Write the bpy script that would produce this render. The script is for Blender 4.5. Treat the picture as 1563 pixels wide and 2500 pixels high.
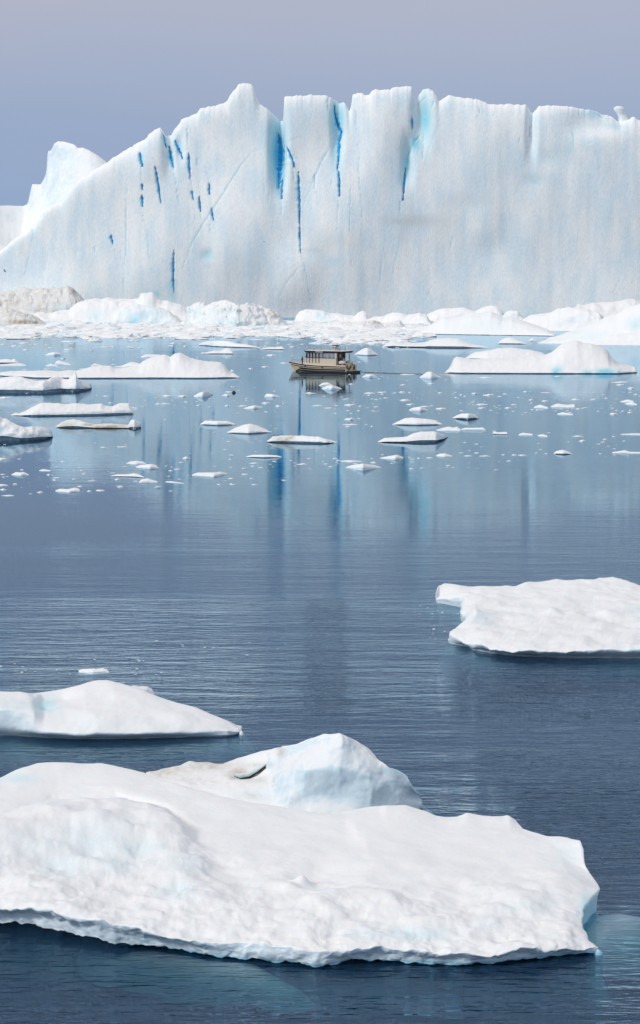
import bpy, bmesh, math, random
import numpy as np
from mathutils import Vector, noise as mn

# ------------------------------------------------------------------ camera, world, sun, exposure
scene = bpy.context.scene
for o in list(bpy.data.objects):
    bpy.data.objects.remove(o)
random.seed(7)
R = math.radians
FPX, CX, CY, HORIZ, CAMH = 6000.0, 781.5, 1250.0, 640.0, 24.5     # photo pixels (1563 x 2500)
PITCH = math.atan((CY - HORIZ) / FPX)

cam_data = bpy.data.cameras.new('camera')
cam = bpy.data.objects.new('camera', cam_data)
scene.collection.objects.link(cam)
cam.location = (0, 0, CAMH)
cam.rotation_euler = (math.pi / 2 - PITCH, 0, 0)
cam_data.sensor_fit = 'VERTICAL'
cam_data.sensor_height = 36.0
cam_data.lens = FPX * 36.0 / 2500.0
cam_data.clip_start = 0.5
cam_data.clip_end = 40000
scene.camera = cam

SUN_EL, SUN_AZ = R(31), R(-124)          # azimuth clockwise from +Y (north): from the left, a little behind the camera
world = bpy.data.worlds.new('World')
scene.world = world
world.use_nodes = True
wn, wl = world.node_tree.nodes, world.node_tree.links
wn.clear()
w_out = wn.new('ShaderNodeOutputWorld')
w_sky = wn.new('ShaderNodeTexSky')
w_sky.sky_type = 'NISHITA'
w_sky.sun_disc = False
w_sky.sun_elevation = SUN_EL
w_sky.sun_rotation = SUN_AZ
w_bg1 = wn.new('ShaderNodeBackground')
w_bg1.inputs['Strength'].default_value = 0.07
wl.new(w_sky.outputs[0], w_bg1.inputs['Color'])
w_tc = wn.new('ShaderNodeTexCoord')
w_sep = wn.new('ShaderNodeSeparateXYZ')
wl.new(w_tc.outputs['Generated'], w_sep.inputs[0])
w_map = wn.new('ShaderNodeMapping')
w_map.inputs['Scale'].default_value = (3.0, 3.0, 16.0)
wl.new(w_tc.outputs['Generated'], w_map.inputs['Vector'])
w_noise = wn.new('ShaderNodeTexNoise')
w_noise.inputs['Scale'].default_value = 1.0
w_noise.inputs['Detail'].default_value = 4
wl.new(w_map.outputs[0], w_noise.inputs['Vector'])
w_m1 = wn.new('ShaderNodeMath'); w_m1.operation = 'MULTIPLY_ADD'     # uneven cloud base
w_m1.inputs[1].default_value = 0.055
wl.new(w_noise.outputs['Fac'], w_m1.inputs[0])
wl.new(w_sep.outputs['Z'], w_m1.inputs[2])
w_m2 = wn.new('ShaderNodeMath'); w_m2.operation = 'SUBTRACT'
w_m2.inputs[1].default_value = 0.028
wl.new(w_m1.outputs[0], w_m2.inputs[0])
w_ramp = wn.new('ShaderNodeValToRGB')
els = w_ramp.color_ramp.elements
stops = [(0.0, (.262, .372, .585)), (0.05, (.292, .380, .560)), (0.11, (.410, .440, .560)),
         (0.30, (.33, .43, .62)), (0.55, (.62, .65, .69)), (1.0, (.86, .86, .85))]
els[0].position, els[0].color = stops[0][0], (*stops[0][1], 1)
els[1].position, els[1].color = stops[-1][0], (*stops[-1][1], 1)
for p, c in stops[1:-1]:
    e = els.new(p); e.color = (*c, 1)
wl.new(w_m2.outputs[0], w_ramp.inputs[0])
w_bg2 = wn.new('ShaderNodeBackground')
w_bg2.inputs['Strength'].default_value = 1.0
w_n2 = wn.new('ShaderNodeTexNoise'); w_n2.inputs['Scale'].default_value = 2.6; w_n2.inputs['Detail'].default_value = 3
w_off = wn.new('ShaderNodeMapping'); w_off.inputs['Scale'].default_value = (1, 1, 4); w_off.inputs['Location'].default_value = (.35, 0, .2)
wl.new(w_tc.outputs['Generated'], w_off.inputs['Vector']); wl.new(w_off.outputs[0], w_n2.inputs['Vector'])
w_mr = wn.new('ShaderNodeMapRange'); w_mr.inputs['From Min'].default_value = .42; w_mr.inputs['From Max'].default_value = .62; w_mr.inputs['To Max'].default_value = .55
wl.new(w_n2.outputs['Fac'], w_mr.inputs['Value'])
w_mul = wn.new('ShaderNodeMix'); w_mul.data_type = 'RGBA'; w_mul.blend_type = 'MULTIPLY'
w_mul.inputs['B'].default_value = (1.12, .98, .92, 1)
wl.new(w_mr.outputs[0], w_mul.inputs['Factor']); wl.new(w_ramp.outputs[0], w_mul.inputs['A'])
wl.new(w_mul.outputs['Result'], w_bg2.inputs['Color'])
w_mix = wn.new('ShaderNodeMixShader')
w_mix.inputs[0].default_value = 0.92
wl.new(w_bg1.outputs[0], w_mix.inputs[1])
wl.new(w_bg2.outputs[0], w_mix.inputs[2])
wl.new(w_mix.outputs[0], w_out.inputs['Surface'])

sun_data = bpy.data.lights.new('sun', 'SUN')
sun_data.energy = 1.6
sun_data.angle = R(10)
sun_data.color = (1.0, 0.955, 0.90)
sun = bpy.data.objects.new('sun', sun_data)
scene.collection.objects.link(sun)
sd = Vector((math.sin(SUN_AZ) * math.cos(SUN_EL), math.cos(SUN_AZ) * math.cos(SUN_EL), math.sin(SUN_EL)))
sun.rotation_euler = (-sd).to_track_quat('-Z', 'Y').to_euler()
sun.location = sd * 200 + Vector((0, 300, 0))

scene.view_settings.view_transform = 'Standard'
scene.view_settings.look = 'None'
scene.view_settings.gamma = 1
scene.view_settings.exposure = 0.12
scene.render.engine = 'CYCLES'
scene.cycles.max_bounces = 8
scene.cycles.transparent_max_bounces = 12
scene.cycles.volume_bounces = 0

# ------------------------------------------------------------------ projection helpers
SP, CP = math.sin(PITCH), math.cos(PITCH)

def ray(px, py):
    """direction(s) with unit forward ground component dy=1"""
    a = (np.asarray(px, float) - CX) / FPX
    b = -(np.asarray(py, float) - CY) / FPX
    dx, dy, dz = a, CP + b * SP, -SP + b * CP
    return dx / dy, dz / dy

def on_z(px, py, z):
    dx, dz = ray(px, py)
    t = (np.asarray(z, float) - CAMH) / dz
    return np.stack([dx * t, t + 0 * dx, np.asarray(z, float) + 0 * dx], -1)

def on_y(px, py, y):
    dx, dz = ray(px, py)
    y = np.asarray(y, float) + 0 * dx
    return np.stack([dx * y, y, CAMH + dz * y], -1)

def to_px(P):
    P = np.asarray(P, float)
    x, y, z = P[..., 0], P[..., 1], P[..., 2] - CAMH
    fw = y * CP - z * SP
    up = y * SP + z * CP
    return CX + FPX * x / fw, CY - FPX * up / fw

CROPS = {'A': (0, 150, 1.89), 'B': (763, 150, 1.89),
         'P1': (0, 690, 3.78), 'P2': (390, 690, 3.78), 'P3': (780, 690, 3.78), 'P4': (1163, 690, 3.78),
         'Q1': (0, 950, 3.78), 'Q2': (390, 950, 3.78), 'Q3': (780, 950, 3.78), 'Q4': (1163, 950, 3.78),
         'R1': (0, 1780, 1.4224), 'R2': (763, 1900, 1.89), 'R3': (1000, 1350, 2.686),
         'R4': (0, 1550, 2.16), 'R5': (300, 1750, 1.982), 'S': (0, 0, 1.0)}

def C(k, pts):
    ox, oy, s = CROPS[k]
    return [(ox + p[0] / s, oy + p[1] / s) + tuple(p[2:]) for p in pts]

# ------------------------------------------------------------------ object helpers
COL = scene.collection

def mk(name, verts, faces, mat, parent=None, origin=None, mask=None, smooth=True):
    verts = np.asarray(verts, float).reshape(-1, 3)
    if origin is None:
        if parent is None:
            lo, hi = verts.min(0), verts.max(0)
            origin = ((lo[0] + hi[0]) / 2, (lo[1] + hi[1]) / 2, 0.0)
        else:
            origin = (0, 0, 0)
    base = np.array(origin, float)
    off = base.copy()
    if parent is not None and parent.get('_world'):
        off = base + np.array(parent['_world'])
    me = bpy.data.meshes.new(name)
    me.from_pydata((verts - off).tolist(), [], faces)
    me.update()
    if mask is not None:
        at = me.color_attributes.new('mask', 'FLOAT_COLOR', 'POINT')
        m4 = np.ones((len(verts), 4), np.float32)
        m4[:, :3] = mask
        at.data.foreach_set('color', m4.ravel())
    if smooth:
        me.polygons.foreach_set('use_smooth', [True] * len(me.polygons))
    if mat is not None:
        me.materials.append(mat)
    o = bpy.data.objects.new(name, me)
    COL.objects.link(o)
    o.location = origin
    if parent is not None:
        o.parent = parent
        if parent.get('_world'):
            o.location = (0, 0, 0) if origin == (0, 0, 0) else origin
    return o

def tag(o, label, cat, group=None):
    o['label'] = label
    o['category'] = cat
    if group:
        o['group'] = group
    return o

def empty(name, loc):
    o = bpy.data.objects.new(name, None)
    COL.objects.link(o)
    o.location = loc
    o['_world'] = tuple(loc)
    return o

# ------------------------------------------------------------------ materials
def newmat(name):
    m = bpy.data.materials.new(name)
    m.use_nodes = True
    nt = m.node_tree
    nt.nodes.clear()
    return m, nt.nodes, nt.links

def plain(name, col, rough=0.6, metal=0.0, spec=0.4, vary=0.12, scale=3.0):
    m, n, l = newmat(name)
    out = n.new('ShaderNodeOutputMaterial'); b = n.new('ShaderNodeBsdfPrincipled')
    tc = n.new('ShaderNodeTexCoord'); no = n.new('ShaderNodeTexNoise')
    no.inputs['Scale'].default_value = scale; no.inputs['Detail'].default_value = 5
    l.new(tc.outputs['Object'], no.inputs['Vector'])
    mx = n.new('ShaderNodeMix'); mx.data_type = 'RGBA'
    mx.inputs['A'].default_value = tuple(c * (1 - vary) for c in col) + (1,)
    mx.inputs['B'].default_value = tuple(min(1, c * (1 + vary)) for c in col) + (1,)
    l.new(no.outputs['Fac'], mx.inputs['Factor'])
    l.new(mx.outputs['Result'], b.inputs['Base Color'])
    b.inputs['Roughness'].default_value = rough
    b.inputs['Metallic'].default_value = metal
    b.inputs['Specular IOR Level'].default_value = spec
    l.new(b.outputs[0], out.inputs['Surface'])
    return m

def ice_material(name, freq, ice, snow, bump, sss=0.0, flute=False, snow_lo=0.35, snow_hi=0.75):
    """snow lies where the surface is flat enough, bare ice shows where it is steep;
    mask.r = blue ice, mask.g = dirt, mask.b = deep blue ice"""
    m, n, l = newmat(name)
    out = n.new('ShaderNodeOutputMaterial'); b = n.new('ShaderNodeBsdfPrincipled')
    geo = n.new('ShaderNodeNewGeometry')
    mp = n.new('ShaderNodeMapping')
    mp.inputs['Scale'].default_value = (freq, freq, freq * (0.45 if flute else 1.0))
    l.new(geo.outputs['Position'], mp.inputs['Vector'])
    n1 = n.new('ShaderNodeTexNoise'); n1.inputs['Scale'].default_value = 1.0
    n1.inputs['Detail'].default_value = 7; n1.inputs['Roughness'].default_value = 0.62
    l.new(mp.outputs[0], n1.inputs['Vector'])
    mp2 = n.new('ShaderNodeMapping'); mp2.inputs['Scale'].default_value = (freq * .10, freq * .10, freq * .035) if flute else (freq * .22,) * 3
    l.new(geo.outputs['Position'], mp2.inputs['Vector'])
    n2 = n.new('ShaderNodeTexNoise'); n2.inputs['Scale'].default_value = 1.0; n2.inputs['Detail'].default_value = 5
    l.new(mp2.outputs[0], n2.inputs['Vector'])
    # snow by slope
    sx = n.new('ShaderNodeSeparateXYZ'); l.new(geo.outputs['Normal'], sx.inputs[0])
    ad = n.new('ShaderNodeMath'); ad.operation = 'MULTIPLY_ADD'; ad.inputs[1].default_value = 0.5
    l.new(n1.outputs['Fac'], ad.inputs[0]); l.new(sx.outputs['Z'], ad.inputs[2])
    mr = n.new('ShaderNodeMapRange'); mr.interpolation_type = 'SMOOTHSTEP'
    mr.inputs['From Min'].default_value = snow_lo + .25; mr.inputs['From Max'].default_value = snow_hi + .25
    l.new(ad.outputs[0], mr.inputs['Value'])
    # ice tone mottling
    mi = n.new('ShaderNodeMix'); mi.data_type = 'RGBA'
    mi.inputs['A'].default_value = tuple(c * k for c, k in zip(ice, (.87, .93, .96))) + (1,)
    mi.inputs['B'].default_value = tuple(min(.92, c * 1.06) for c in ice) + (1,)
    mrr = n.new('ShaderNodeMapRange')
    mrr.inputs['From Min'].default_value = .36; mrr.inputs['From Max'].default_value = .62
    l.new(n2.outputs['Fac'], mrr.inputs['Value']); l.new(mrr.outputs[0], mi.inputs['Factor'])
    mg = n.new('ShaderNodeMix'); mg.data_type = 'RGBA'; mg.blend_type = 'MULTIPLY'; mg.inputs['Factor'].default_value = 1.0
    gr = n.new('ShaderNodeMapRange'); gr.inputs['From Min'].default_value = .3; gr.inputs['From Max'].default_value = .6
    gr.inputs['To Min'].default_value = .92; gr.inputs['To Max'].default_value = 1.03
    l.new(n1.outputs['Fac'], gr.inputs['Value']); l.new(mi.outputs['Result'], mg.inputs['A']); l.new(gr.outputs[0], mg.inputs['B'])
    ms = n.new('ShaderNodeMix'); ms.data_type = 'RGBA'; ms.inputs['B'].default_value = (*snow, 1)
    l.new(mg.outputs['Result'], ms.inputs['A']); l.new(mr.outputs[0], ms.inputs['Factor'])
    at = n.new('ShaderNodeAttribute'); at.attribute_name = 'mask'
    ac = n.new('ShaderNodeSeparateColor'); l.new(at.outputs['Color'], ac.inputs[0])
    last = ms.outputs['Result']
    for ch, col in (('Red', (.20, .66, .80)), ('Blue', (.012, .34, .64)), ('Green', (.40, .34, .25))):
        mm = n.new('ShaderNodeMix'); mm.data_type = 'RGBA'; mm.inputs['B'].default_value = (*col, 1)
        mt = n.new('ShaderNodeMath'); mt.operation = 'MULTIPLY_ADD'; mt.use_clamp = True
        # break the mask edge up with the noise
        sb = n.new('ShaderNodeMath'); sb.operation = 'SUBTRACT'; sb.inputs[1].default_value = .5
        l.new(n1.outputs['Fac'], sb.inputs[0])
        mu = n.new('ShaderNodeMath'); mu.operation = 'MULTIPLY'; l.new(sb.outputs[0], mu.inputs[0]); l.new(ac.outputs[ch], mu.inputs[1])
        l.new(mu.outputs[0], mt.inputs[0]); mt.inputs[1].default_value = 3.0 if ch == 'Green' else 1.0
        l.new(ac.outputs[ch], mt.inputs[2])
        l.new(mt.outputs[0], mm.inputs['Factor']); l.new(last, mm.inputs['A'])
        last = mm.outputs['Result']
    l.new(last, b.inputs['Base Color'])
    b.inputs['Roughness'].default_value = .62
    b.inputs['Specular IOR Level'].default_value = .25
    if sss > 0:
        b.inputs['Subsurface Weight'].default_value = sss
        b.inputs['Subsurface Radius'].default_value = (.35, .7, 1.0)
        b.inputs['Subsurface Scale'].default_value = .18
    bp = n.new('ShaderNodeBump'); bp.inputs['Strength'].default_value = 1.0; bp.inputs['Distance'].default_value = bump
    l.new(n1.outputs['Fac'], bp.inputs['Height'])
    l.new(bp.outputs[0], b.inputs['Normal'])
    l.new(b.outputs[0], out.inputs['Surface'])
    return m

M_BERG = ice_material('berg_ice', 1.5, (.835, .905, .94), (.89, .90, .915), .18, flute=True)
M_LUMP = ice_material('growler_ice', .5, (.76, .83, .87), (.84, .855, .87), .14)
M_FLOE = ice_material('floe_ice', 1.4, (.68, .78, .84), (.82, .83, .845), .07)
M_NEAR = ice_material('near_floe_ice', 2.2, (.66, .745, .80), (.80, .81, .825), .035, sss=.25)
M_VEIN = ice_material('blue_ice', .8, (.015, .34, .72), (.08, .46, .80), .05)
M_HOLLOW = plain('clear_ice_and_slot_shade', (.012, .022, .018), rough=.35)  # dark lump's clear ice; also the painted shade in the humped floe's slot

# sea water: Fresnel mirror over a clear, absorbing body
def water_material():
    m, n, l = newmat('sea_water')
    out = n.new('ShaderNodeOutputMaterial')
    geo = n.new('ShaderNodeNewGeometry')
    sep = n.new('ShaderNodeSeparateXYZ'); l.new(geo.outputs['Position'], sep.inputs[0])
    # breeze: rippled near the shore, calm out by the berg, with patches
    br = n.new('ShaderNodeMapRange'); br.interpolation_type = 'SMOOTHSTEP'
    br.inputs['From Min'].default_value = 95; br.inputs['From Max'].default_value = 235
    br.inputs['To Min'].default_value = 1.0; br.inputs['To Max'].default_value = 0.035
    l.new(sep.outputs['Y'], br.inputs['Value'])
    mpp = n.new('ShaderNodeMapping'); mpp.inputs['Scale'].default_value = (.012, .045, 1)
    l.new(geo.outputs['Position'], mpp.inputs['Vector'])
    np_ = n.new('ShaderNodeTexNoise'); np_.inputs['Scale'].default_value = 1; np_.inputs['Detail'].default_value = 4
    l.new(mpp.outputs[0], np_.inputs['Vector'])
    pr = n.new('ShaderNodeMapRange'); pr.inputs['From Min'].default_value = .38; pr.inputs['From Max'].default_value = .68
    pr.inputs['To Min'].default_value = .45; pr.inputs['To Max'].default_value = 1.45
    l.new(np_.outputs['Fac'], pr.inputs['Value'])
    amp = n.new('ShaderNodeMath'); amp.operation = 'MULTIPLY'
    l.new(br.outputs[0], amp.inputs[0]); l.new(pr.outputs[0], amp.inputs[1])
    hs = []
    for sx, sy, det, w, rot in ((.55, 2.0, 3, 1.0, .06), (1.5, 5.2, 2, .33, -.10), (.10, .42, 2, 2.2, .12)):
        mp = n.new('ShaderNodeMapping'); mp.inputs['Scale'].default_value = (sx, sy, 1)
        mp.inputs['Rotation'].default_value = (0, 0, rot)
        l.new(geo.outputs['Position'], mp.inputs['Vector'])
        no = n.new('ShaderNodeTexNoise'); no.inputs['Scale'].default_value = 1; no.inputs['Detail'].default_value = det
        no.inputs['Roughness'].default_value = .5; no.inputs['Distortion'].default_value = .3
        l.new(mp.outputs[0], no.inputs['Vector'])
        mu = n.new('ShaderNodeMath'); mu.operation = 'MULTIPLY'; mu.inputs[1].default_value = w
        l.new(no.outputs['Fac'], mu.inputs[0]); hs.append(mu)
    a1 = n.new('ShaderNodeMath'); a1.operation = 'ADD'; l.new(hs[0].outputs[0], a1.inputs[0]); l.new(hs[1].outputs[0], a1.inputs[1])
    a2 = n.new('ShaderNodeMath'); a2.operation = 'ADD'; l.new(a1.outputs[0], a2.inputs[0]); l.new(hs[2].outputs[0], a2.inputs[1])
    hm = n.new('ShaderNodeMath'); hm.operation = 'MULTIPLY'; l.new(a2.outputs[0], hm.inputs[0]); l.new(amp.outputs[0], hm.inputs[1])
    bp = n.new('ShaderNodeBump'); bp.inputs['Strength'].default_value = 1.0; bp.inputs['Distance'].default_value = .115
    l.new(hm.outputs[0], bp.inputs['Height'])
    fr = n.new('ShaderNodeFresnel'); fr.inputs['IOR'].default_value = 1.333; l.new(bp.outputs[0], fr.inputs['Normal'])
    gl = n.new('ShaderNodeBsdfGlossy'); gl.inputs['Roughness'].default_value = .015; gl.inputs['Color'].default_value = (.68, .87, 1, 1)
    l.new(bp.outputs[0], gl.inputs['Normal'])
    tr = n.new('ShaderNodeBsdfTransparent'); tr.inputs['Color'].default_value = (.93, .97, .98, 1)
    df = n.new('ShaderNodeBsdfDiffuse'); df.inputs['Color'].default_value = (.030, .095, .215, 1)
    body = n.new('ShaderNodeMixShader'); body.inputs[0].default_value = .26
    l.new(tr.outputs[0], body.inputs[1]); l.new(df.outputs[0], body.inputs[2])
    mx = n.new('ShaderNodeMixShader')
    l.new(fr.outputs[0], mx.inputs[0]); l.new(body.outputs[0], mx.inputs[1]); l.new(gl.outputs[0], mx.inputs[2])
    l.new(mx.outputs[0], out.inputs['Surface'])
    va = n.new('ShaderNodeVolumeAbsorption'); va.inputs['Color'].default_value = (.15, .80, .84, 1)
    va.inputs['Density'].default_value = .6
    l.new(va.outputs[0], out.inputs['Volume'])
    return m

M_WATER = water_material()

# ------------------------------------------------------------------ the setting: sea
S_ = 12000.0
wv = [(-S_, -300, 0), (S_, -300, 0), (S_, 20000, 0), (-S_, 20000, 0), (-S_, -300, -40), (S_, -300, -40), (S_, 20000, -40), (-S_, 20000, -40)]
wf = [(0, 1, 2, 3), (7, 6, 5, 4), (0, 4, 5, 1), (1, 5, 6, 2), (2, 6, 7, 3), (3, 7, 4, 0)]
sea = mk('sea', wv, wf, M_WATER, origin=(0, 0, 0), smooth=False)
sea['kind'] = 'structure'
bed = mk('seabed', [(-S_, -300, -41), (S_, -300, -41), (S_, 20000, -41), (-S_, 20000, -41)], [(0, 1, 2, 3)],
         plain('sea_mud', (.02, .03, .035), rough=.9), origin=(0, 0, 0), smooth=False)
bed['kind'] = 'structure'

# ------------------------------------------------------------------ lofted ice
def noise_disp(P, freq, amp, octs=3, seed=0.0, ridged=False):
    out = np.zeros((len(P), 3))
    so = Vector((seed * 13.7, seed * 7.1, seed * 3.3))
    for i, p in enumerate(P):
        v = Vector(p)
        a, f = 1.0, freq
        d = Vector((0, 0, 0))
        for _ in range(octs):
            d += a * mn.noise_vector(v * f + so)
            a *= .5; f *= 2.1
        out[i] = d
    return out * amp

def cr(K, nv):
    """Catmull-Rom through K (k, n, c) -> (nv, n, c)"""
    k = len(K)
    t = np.linspace(0, k - 1, nv)
    i = np.clip(np.floor(t).astype(int), 0, k - 2)
    f = (t - i)[:, None, None]
    p1, p2 = K[i], K[i + 1]
    p0 = K[np.maximum(i - 1, 0)]
    p3 = K[np.minimum(i + 2, k - 1)]
    m1, m2 = (p2 - p0) * .5, (p3 - p1) * .5
    # limit overshoot
    lim = np.abs(p2 - p1) * 1.5
    m1 = np.clip(m1, -lim, lim); m2 = np.clip(m2, -lim, lim)
    return (2 * f**3 - 3 * f**2 + 1) * p1 + (f**3 - 2 * f**2 + f) * m1 + (-2 * f**3 + 3 * f**2) * p2 + (f**3 - f**2) * m2

def smooth1(a, it):
    for _ in range(it):
        b = a.copy(); b[1:-1] = (a[:-2] + 2 * a[1:-1] + a[2:]) / 4; a = b
    return a

def loft(name, rows, nv, mat, freq, amp, seed=0, rough=None, skirt=(.3, 1.5, 3.0), undercut=(0.0, 0.0), bumps=(), maskfn=None, parent=None, octs=3, swell=None, crumble=None):
    """rows: list of (n,3) world polylines from the front waterline to the back; returns object.
    undercut=(inset, _): the front row hangs over the water and the contact is set back by inset"""
    K = np.stack(rows)                                   # k, n, 3
    G = cr(K, nv)
    n = K.shape[1]
    if rough is None:
        rough = [1.0] * len(rows)
    rg = np.interp(np.linspace(0, len(rows) - 1, nv), range(len(rows)), rough)
    P = G.reshape(-1, 3)
    D = noise_disp(P, freq, amp, octs=octs, seed=seed).reshape(nv, n, 3)
    D *= rg[:, None, None]
    D[..., 2] *= 1.0
    G = G + D
    if crumble:
        fc, ac, kr = crumble
        wr = np.clip(1 - np.linspace(0, len(rows) - 1, nv) / kr, 0, 1) ** .7
        we = np.clip(np.minimum(np.arange(n), n - 1 - np.arange(n)) / (.04 * n), .15, 1)
        G = G + noise_disp(P, fc, ac, octs=3, seed=seed + 9).reshape(nv, n, 3) * wr[:, None, None] * we[None, :, None]
    if swell:
        fs, as_ = swell
        W2 = np.array([mn.noise(Vector((p[0] * fs, p[1] * fs * .8, seed + .5))) + .45 * mn.noise(Vector((p[0] * fs * 2.3, p[1] * fs * 2.3, seed + 4.5))) for p in P]).reshape(nv, n)
        G[..., 2] += as_ * W2 * rg[:, None]
    for bx, by, br, bh in bumps:
        d2 = ((G[..., 0] - bx) ** 2 + (G[..., 1] - by) ** 2) / (br * br)
        G[..., 2] += bh * np.exp(-d2)
    # keep the top above water except in the last row
    G[:-1, :, 2] = np.maximum(G[:-1, :, 2], .02)
    verts = [G.reshape(-1, 3)]
    faces = []
    for i in range(nv - 1):
        a = i * n
        for j in range(n - 1):
            faces.append((a + j, a + j + 1, a + n + j + 1, a + n + j))
    # boundary loop, counter-clockwise seen from above: front L->R, right, back R->L, left
    loop = [j for j in range(n)] + [i * n + n - 1 for i in range(1, nv)] + [(nv - 1) * n + j for j in range(n - 2, -1, -1)] + [i * n for i in range(nv - 2, 0, -1)]
    B = G.reshape(-1, 3)[loop]
    cen = B.mean(0)
    m = len(loop)
    tan = np.roll(B, -1, 0) - np.roll(B, 1, 0)
    nr = np.stack([tan[:, 1], -tan[:, 0]], -1)
    for _ in range(6):
        nr = (np.roll(nr, 1, 0) + 2 * nr + np.roll(nr, -1, 0)) / 4
    ln = np.linalg.norm(nr, axis=1, keepdims=True); nr = nr / np.maximum(ln, 1e-6)
    rings = []
    jit = np.array([mn.noise(Vector((p[0] * freq * 2, p[1] * freq * 2, seed * 5.0))) for p in B])
    inset, iside = undercut
    wf_ = np.zeros(m); wf_[:n] = np.clip(np.minimum(np.arange(n), n - 1 - np.arange(n)) / (.05 * n), 0, 1)
    ins = iside + (inset - iside) * wf_
    def ring(out, z):
        r = B.copy(); out = np.asarray(out, float) + np.zeros(m); r[:, :2] += nr * (out * (1 + .5 * jit))[:, None]
        r[:, 2] = np.minimum(B[:, 2], z) if z > -.005 else z
        return r
    if inset > 0:
        r = ring(-ins * .7, 0.0); r[:, 2] = B[:, 2] * .7; rings.append(r)
        rings.append(ring(-ins, 0.02)); rings.append(ring(-ins * .95, -.15))
    o1, o2, dp = skirt
    ib = ins * .8 if inset > 0 else 0.0
    rings.append(ring(o1 - ib, -.25 * dp)); rings.append(ring(o2 - ib, -.55 * dp)); rings.append(ring(o2 * .3 - ib, -dp))
    base = nv * n
    prev = loop
    for r in rings:
        verts.append(r)
        cur = list(range(base, base + m)); base += m
        for q in range(m):
            q2 = (q + 1) % m
            faces.append((cur[q], cur[q2], prev[q2], prev[q]))
        prev = cur
    V = np.concatenate(verts)
    mask = np.zeros((len(V), 3))
    if maskfn is not None:
        px, py = to_px(V)
        mask = maskfn(px, py, V)
    return mk(name, V, faces, mat, parent=parent, mask=mask)

def resample(line, n, zdef=None):
    """line of (px,py,z) -> n world points, spaced evenly in px"""
    a = np.array(line, float)
    u = np.linspace(a[0, 0], a[-1, 0], n)
    return on_z(u, np.interp(u, a[:, 0], a[:, 1]), np.interp(u, a[:, 0], a[:, 2]))

def soft(px, py, cx, cy, rx, ry):
    return np.exp(-(((px - cx) / rx) ** 2 + ((py - cy) / ry) ** 2))

def floe(name, crop, top, bot, label, cat='ice floe', group=None, T=.55, lip=.35, mat=None, n=None, nv=22, amp=.07, und=.0, seed=None, maskfn=None, shelf=1.0, conv=.78, bumpiness=2.2, rise=.3):
    """floating ice traced by its skyline (top) and front waterline (bot)"""
    top = np.array(C(crop, top)) if not isinstance(crop, (list, tuple)) else np.array(top)
    bot = np.array(C(crop, bot)) if not isinstance(crop, (list, tuple)) else np.array(bot)
    x0, x1 = top[0, 0], top[-1, 0]
    if n is None:
        n = int(np.clip((x1 - x0) / 2.2, 14, 220))
    u = np.linspace(0, 1, n)
    u = .5 - .5 * np.cos(np.pi * u) if x1 - x0 < 60 else u
    px = x0 + (x1 - x0) * u
    ty = np.interp(px, top[:, 0], top[:, 1]); by = np.interp(px, bot[:, 0], bot[:, 1])
    ty = np.minimum(ty, by - .3)
    W = on_z(px, by, 0.0)
    d0 = W[:, 1]
    h0 = on_y(px, ty, d0)[:, 2]
    slope = CAMH / d0
    width = W[-1, 0] - W[0, 0]
    D = np.minimum(T * width, rise * h0 / slope)
    D = smooth1(D, max(2, n // 12))
    D = np.minimum(D, rise * 1.3 * h0 / slope)
    D = np.maximum(D, .05)
    crest = on_y(px, ty, d0 + D)
    zc = crest[:, 2]
    le = np.minimum(lip, .45 * zc)
    def at(frac, z):
        dx, _ = ray(px, by)
        y = d0 + D * frac
        return np.stack([dx * y, y, z], -1)
    front = W.copy()
    if und > 0:
        front[:, 2] = np.minimum(und * .6, .25 * zc)
    rows = [front, at(.05, le), at(.5, le + (zc - le) * conv), crest, at(1.6, zc * .62), at(2.1, zc * .05 - .1)]
    hh = float(np.median(zc))
    seed = random.random() * 50 if seed is None else seed
    return tag(loft(name, rows, nv, mat or M_FLOE, bumpiness / max(hh, .5), amp * hh, seed=seed,
                    rough=[.25, .8, 1, .7, .8, .2], skirt=(.15 * hh * shelf, .6 * hh * shelf, 1.2 * hh + .3),
                    undercut=(und, und * .5), maskfn=maskfn), label, cat, group)

# ================================================================== THE GREAT ICEBERG
D0 = float(on_z(CX, 775, 0)[1])
SKY = C('A', [(-460, 1190), (-420, 1165), (-300, 1060), (-150, 960), (-60, 905), (0, 865), (60, 815), (110, 785), (150, 755), (190, 690), (215, 665), (275, 645),
              (310, 590), (350, 550), (420, 505), (490, 462), (560, 415), (640, 370), (672, 355), (680, 335), (700, 320), (733, 303),
              (745, 315), (757, 340), (775, 343), (785, 340), (795, 315), (825, 280), (832, 265), (880, 245), (900, 240), (920, 213),
              (960, 208), (1010, 195), (1040, 185), (1060, 150), (1085, 125), (1097, 100), (1112, 96), (1130, 97), (1155, 100), (1170, 120), (1180, 160),
              (1195, 190), (1230, 215), (1270, 250), (1283, 262), (1287, 275), (1300, 268), (1306, 280), (1309, 168), (1318, 158), (1400, 155), (1440, 153)]) + \
      C('B', [(60, 153), (80, 160), (110, 178), (125, 190), (145, 183), (158, 200), (170, 225), (180, 205), (186, 150), (200, 148),
              (215, 142), (232, 142), (242, 152), (262, 153), (280, 130), (300, 127), (360, 130), (370, 118), (400, 113), (458, 112), (465, 125),
              (471, 172), (478, 178), (495, 150), (515, 125), (540, 122), (560, 130), (575, 155), (586, 186), (610, 165), (630, 155),
              (680, 162), (770, 175), (800, 185), (815, 196), (990, 197), (1005, 215), (1018, 235), (1028, 233), (1050, 205), (1140, 202),
              (1200, 208), (1260, 218), (1300, 222), (1340, 240), (1390, 250), (1415, 270), (1432, 283), (1455, 272), (1485, 253), (1500, 258), (1512, 268),
              (1600, 290), (1750, 310), (1850, 330), (1900, 420), (1960, 640), (2010, 900), (2040, 1170)])
SKY = np.array(SKY)

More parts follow.
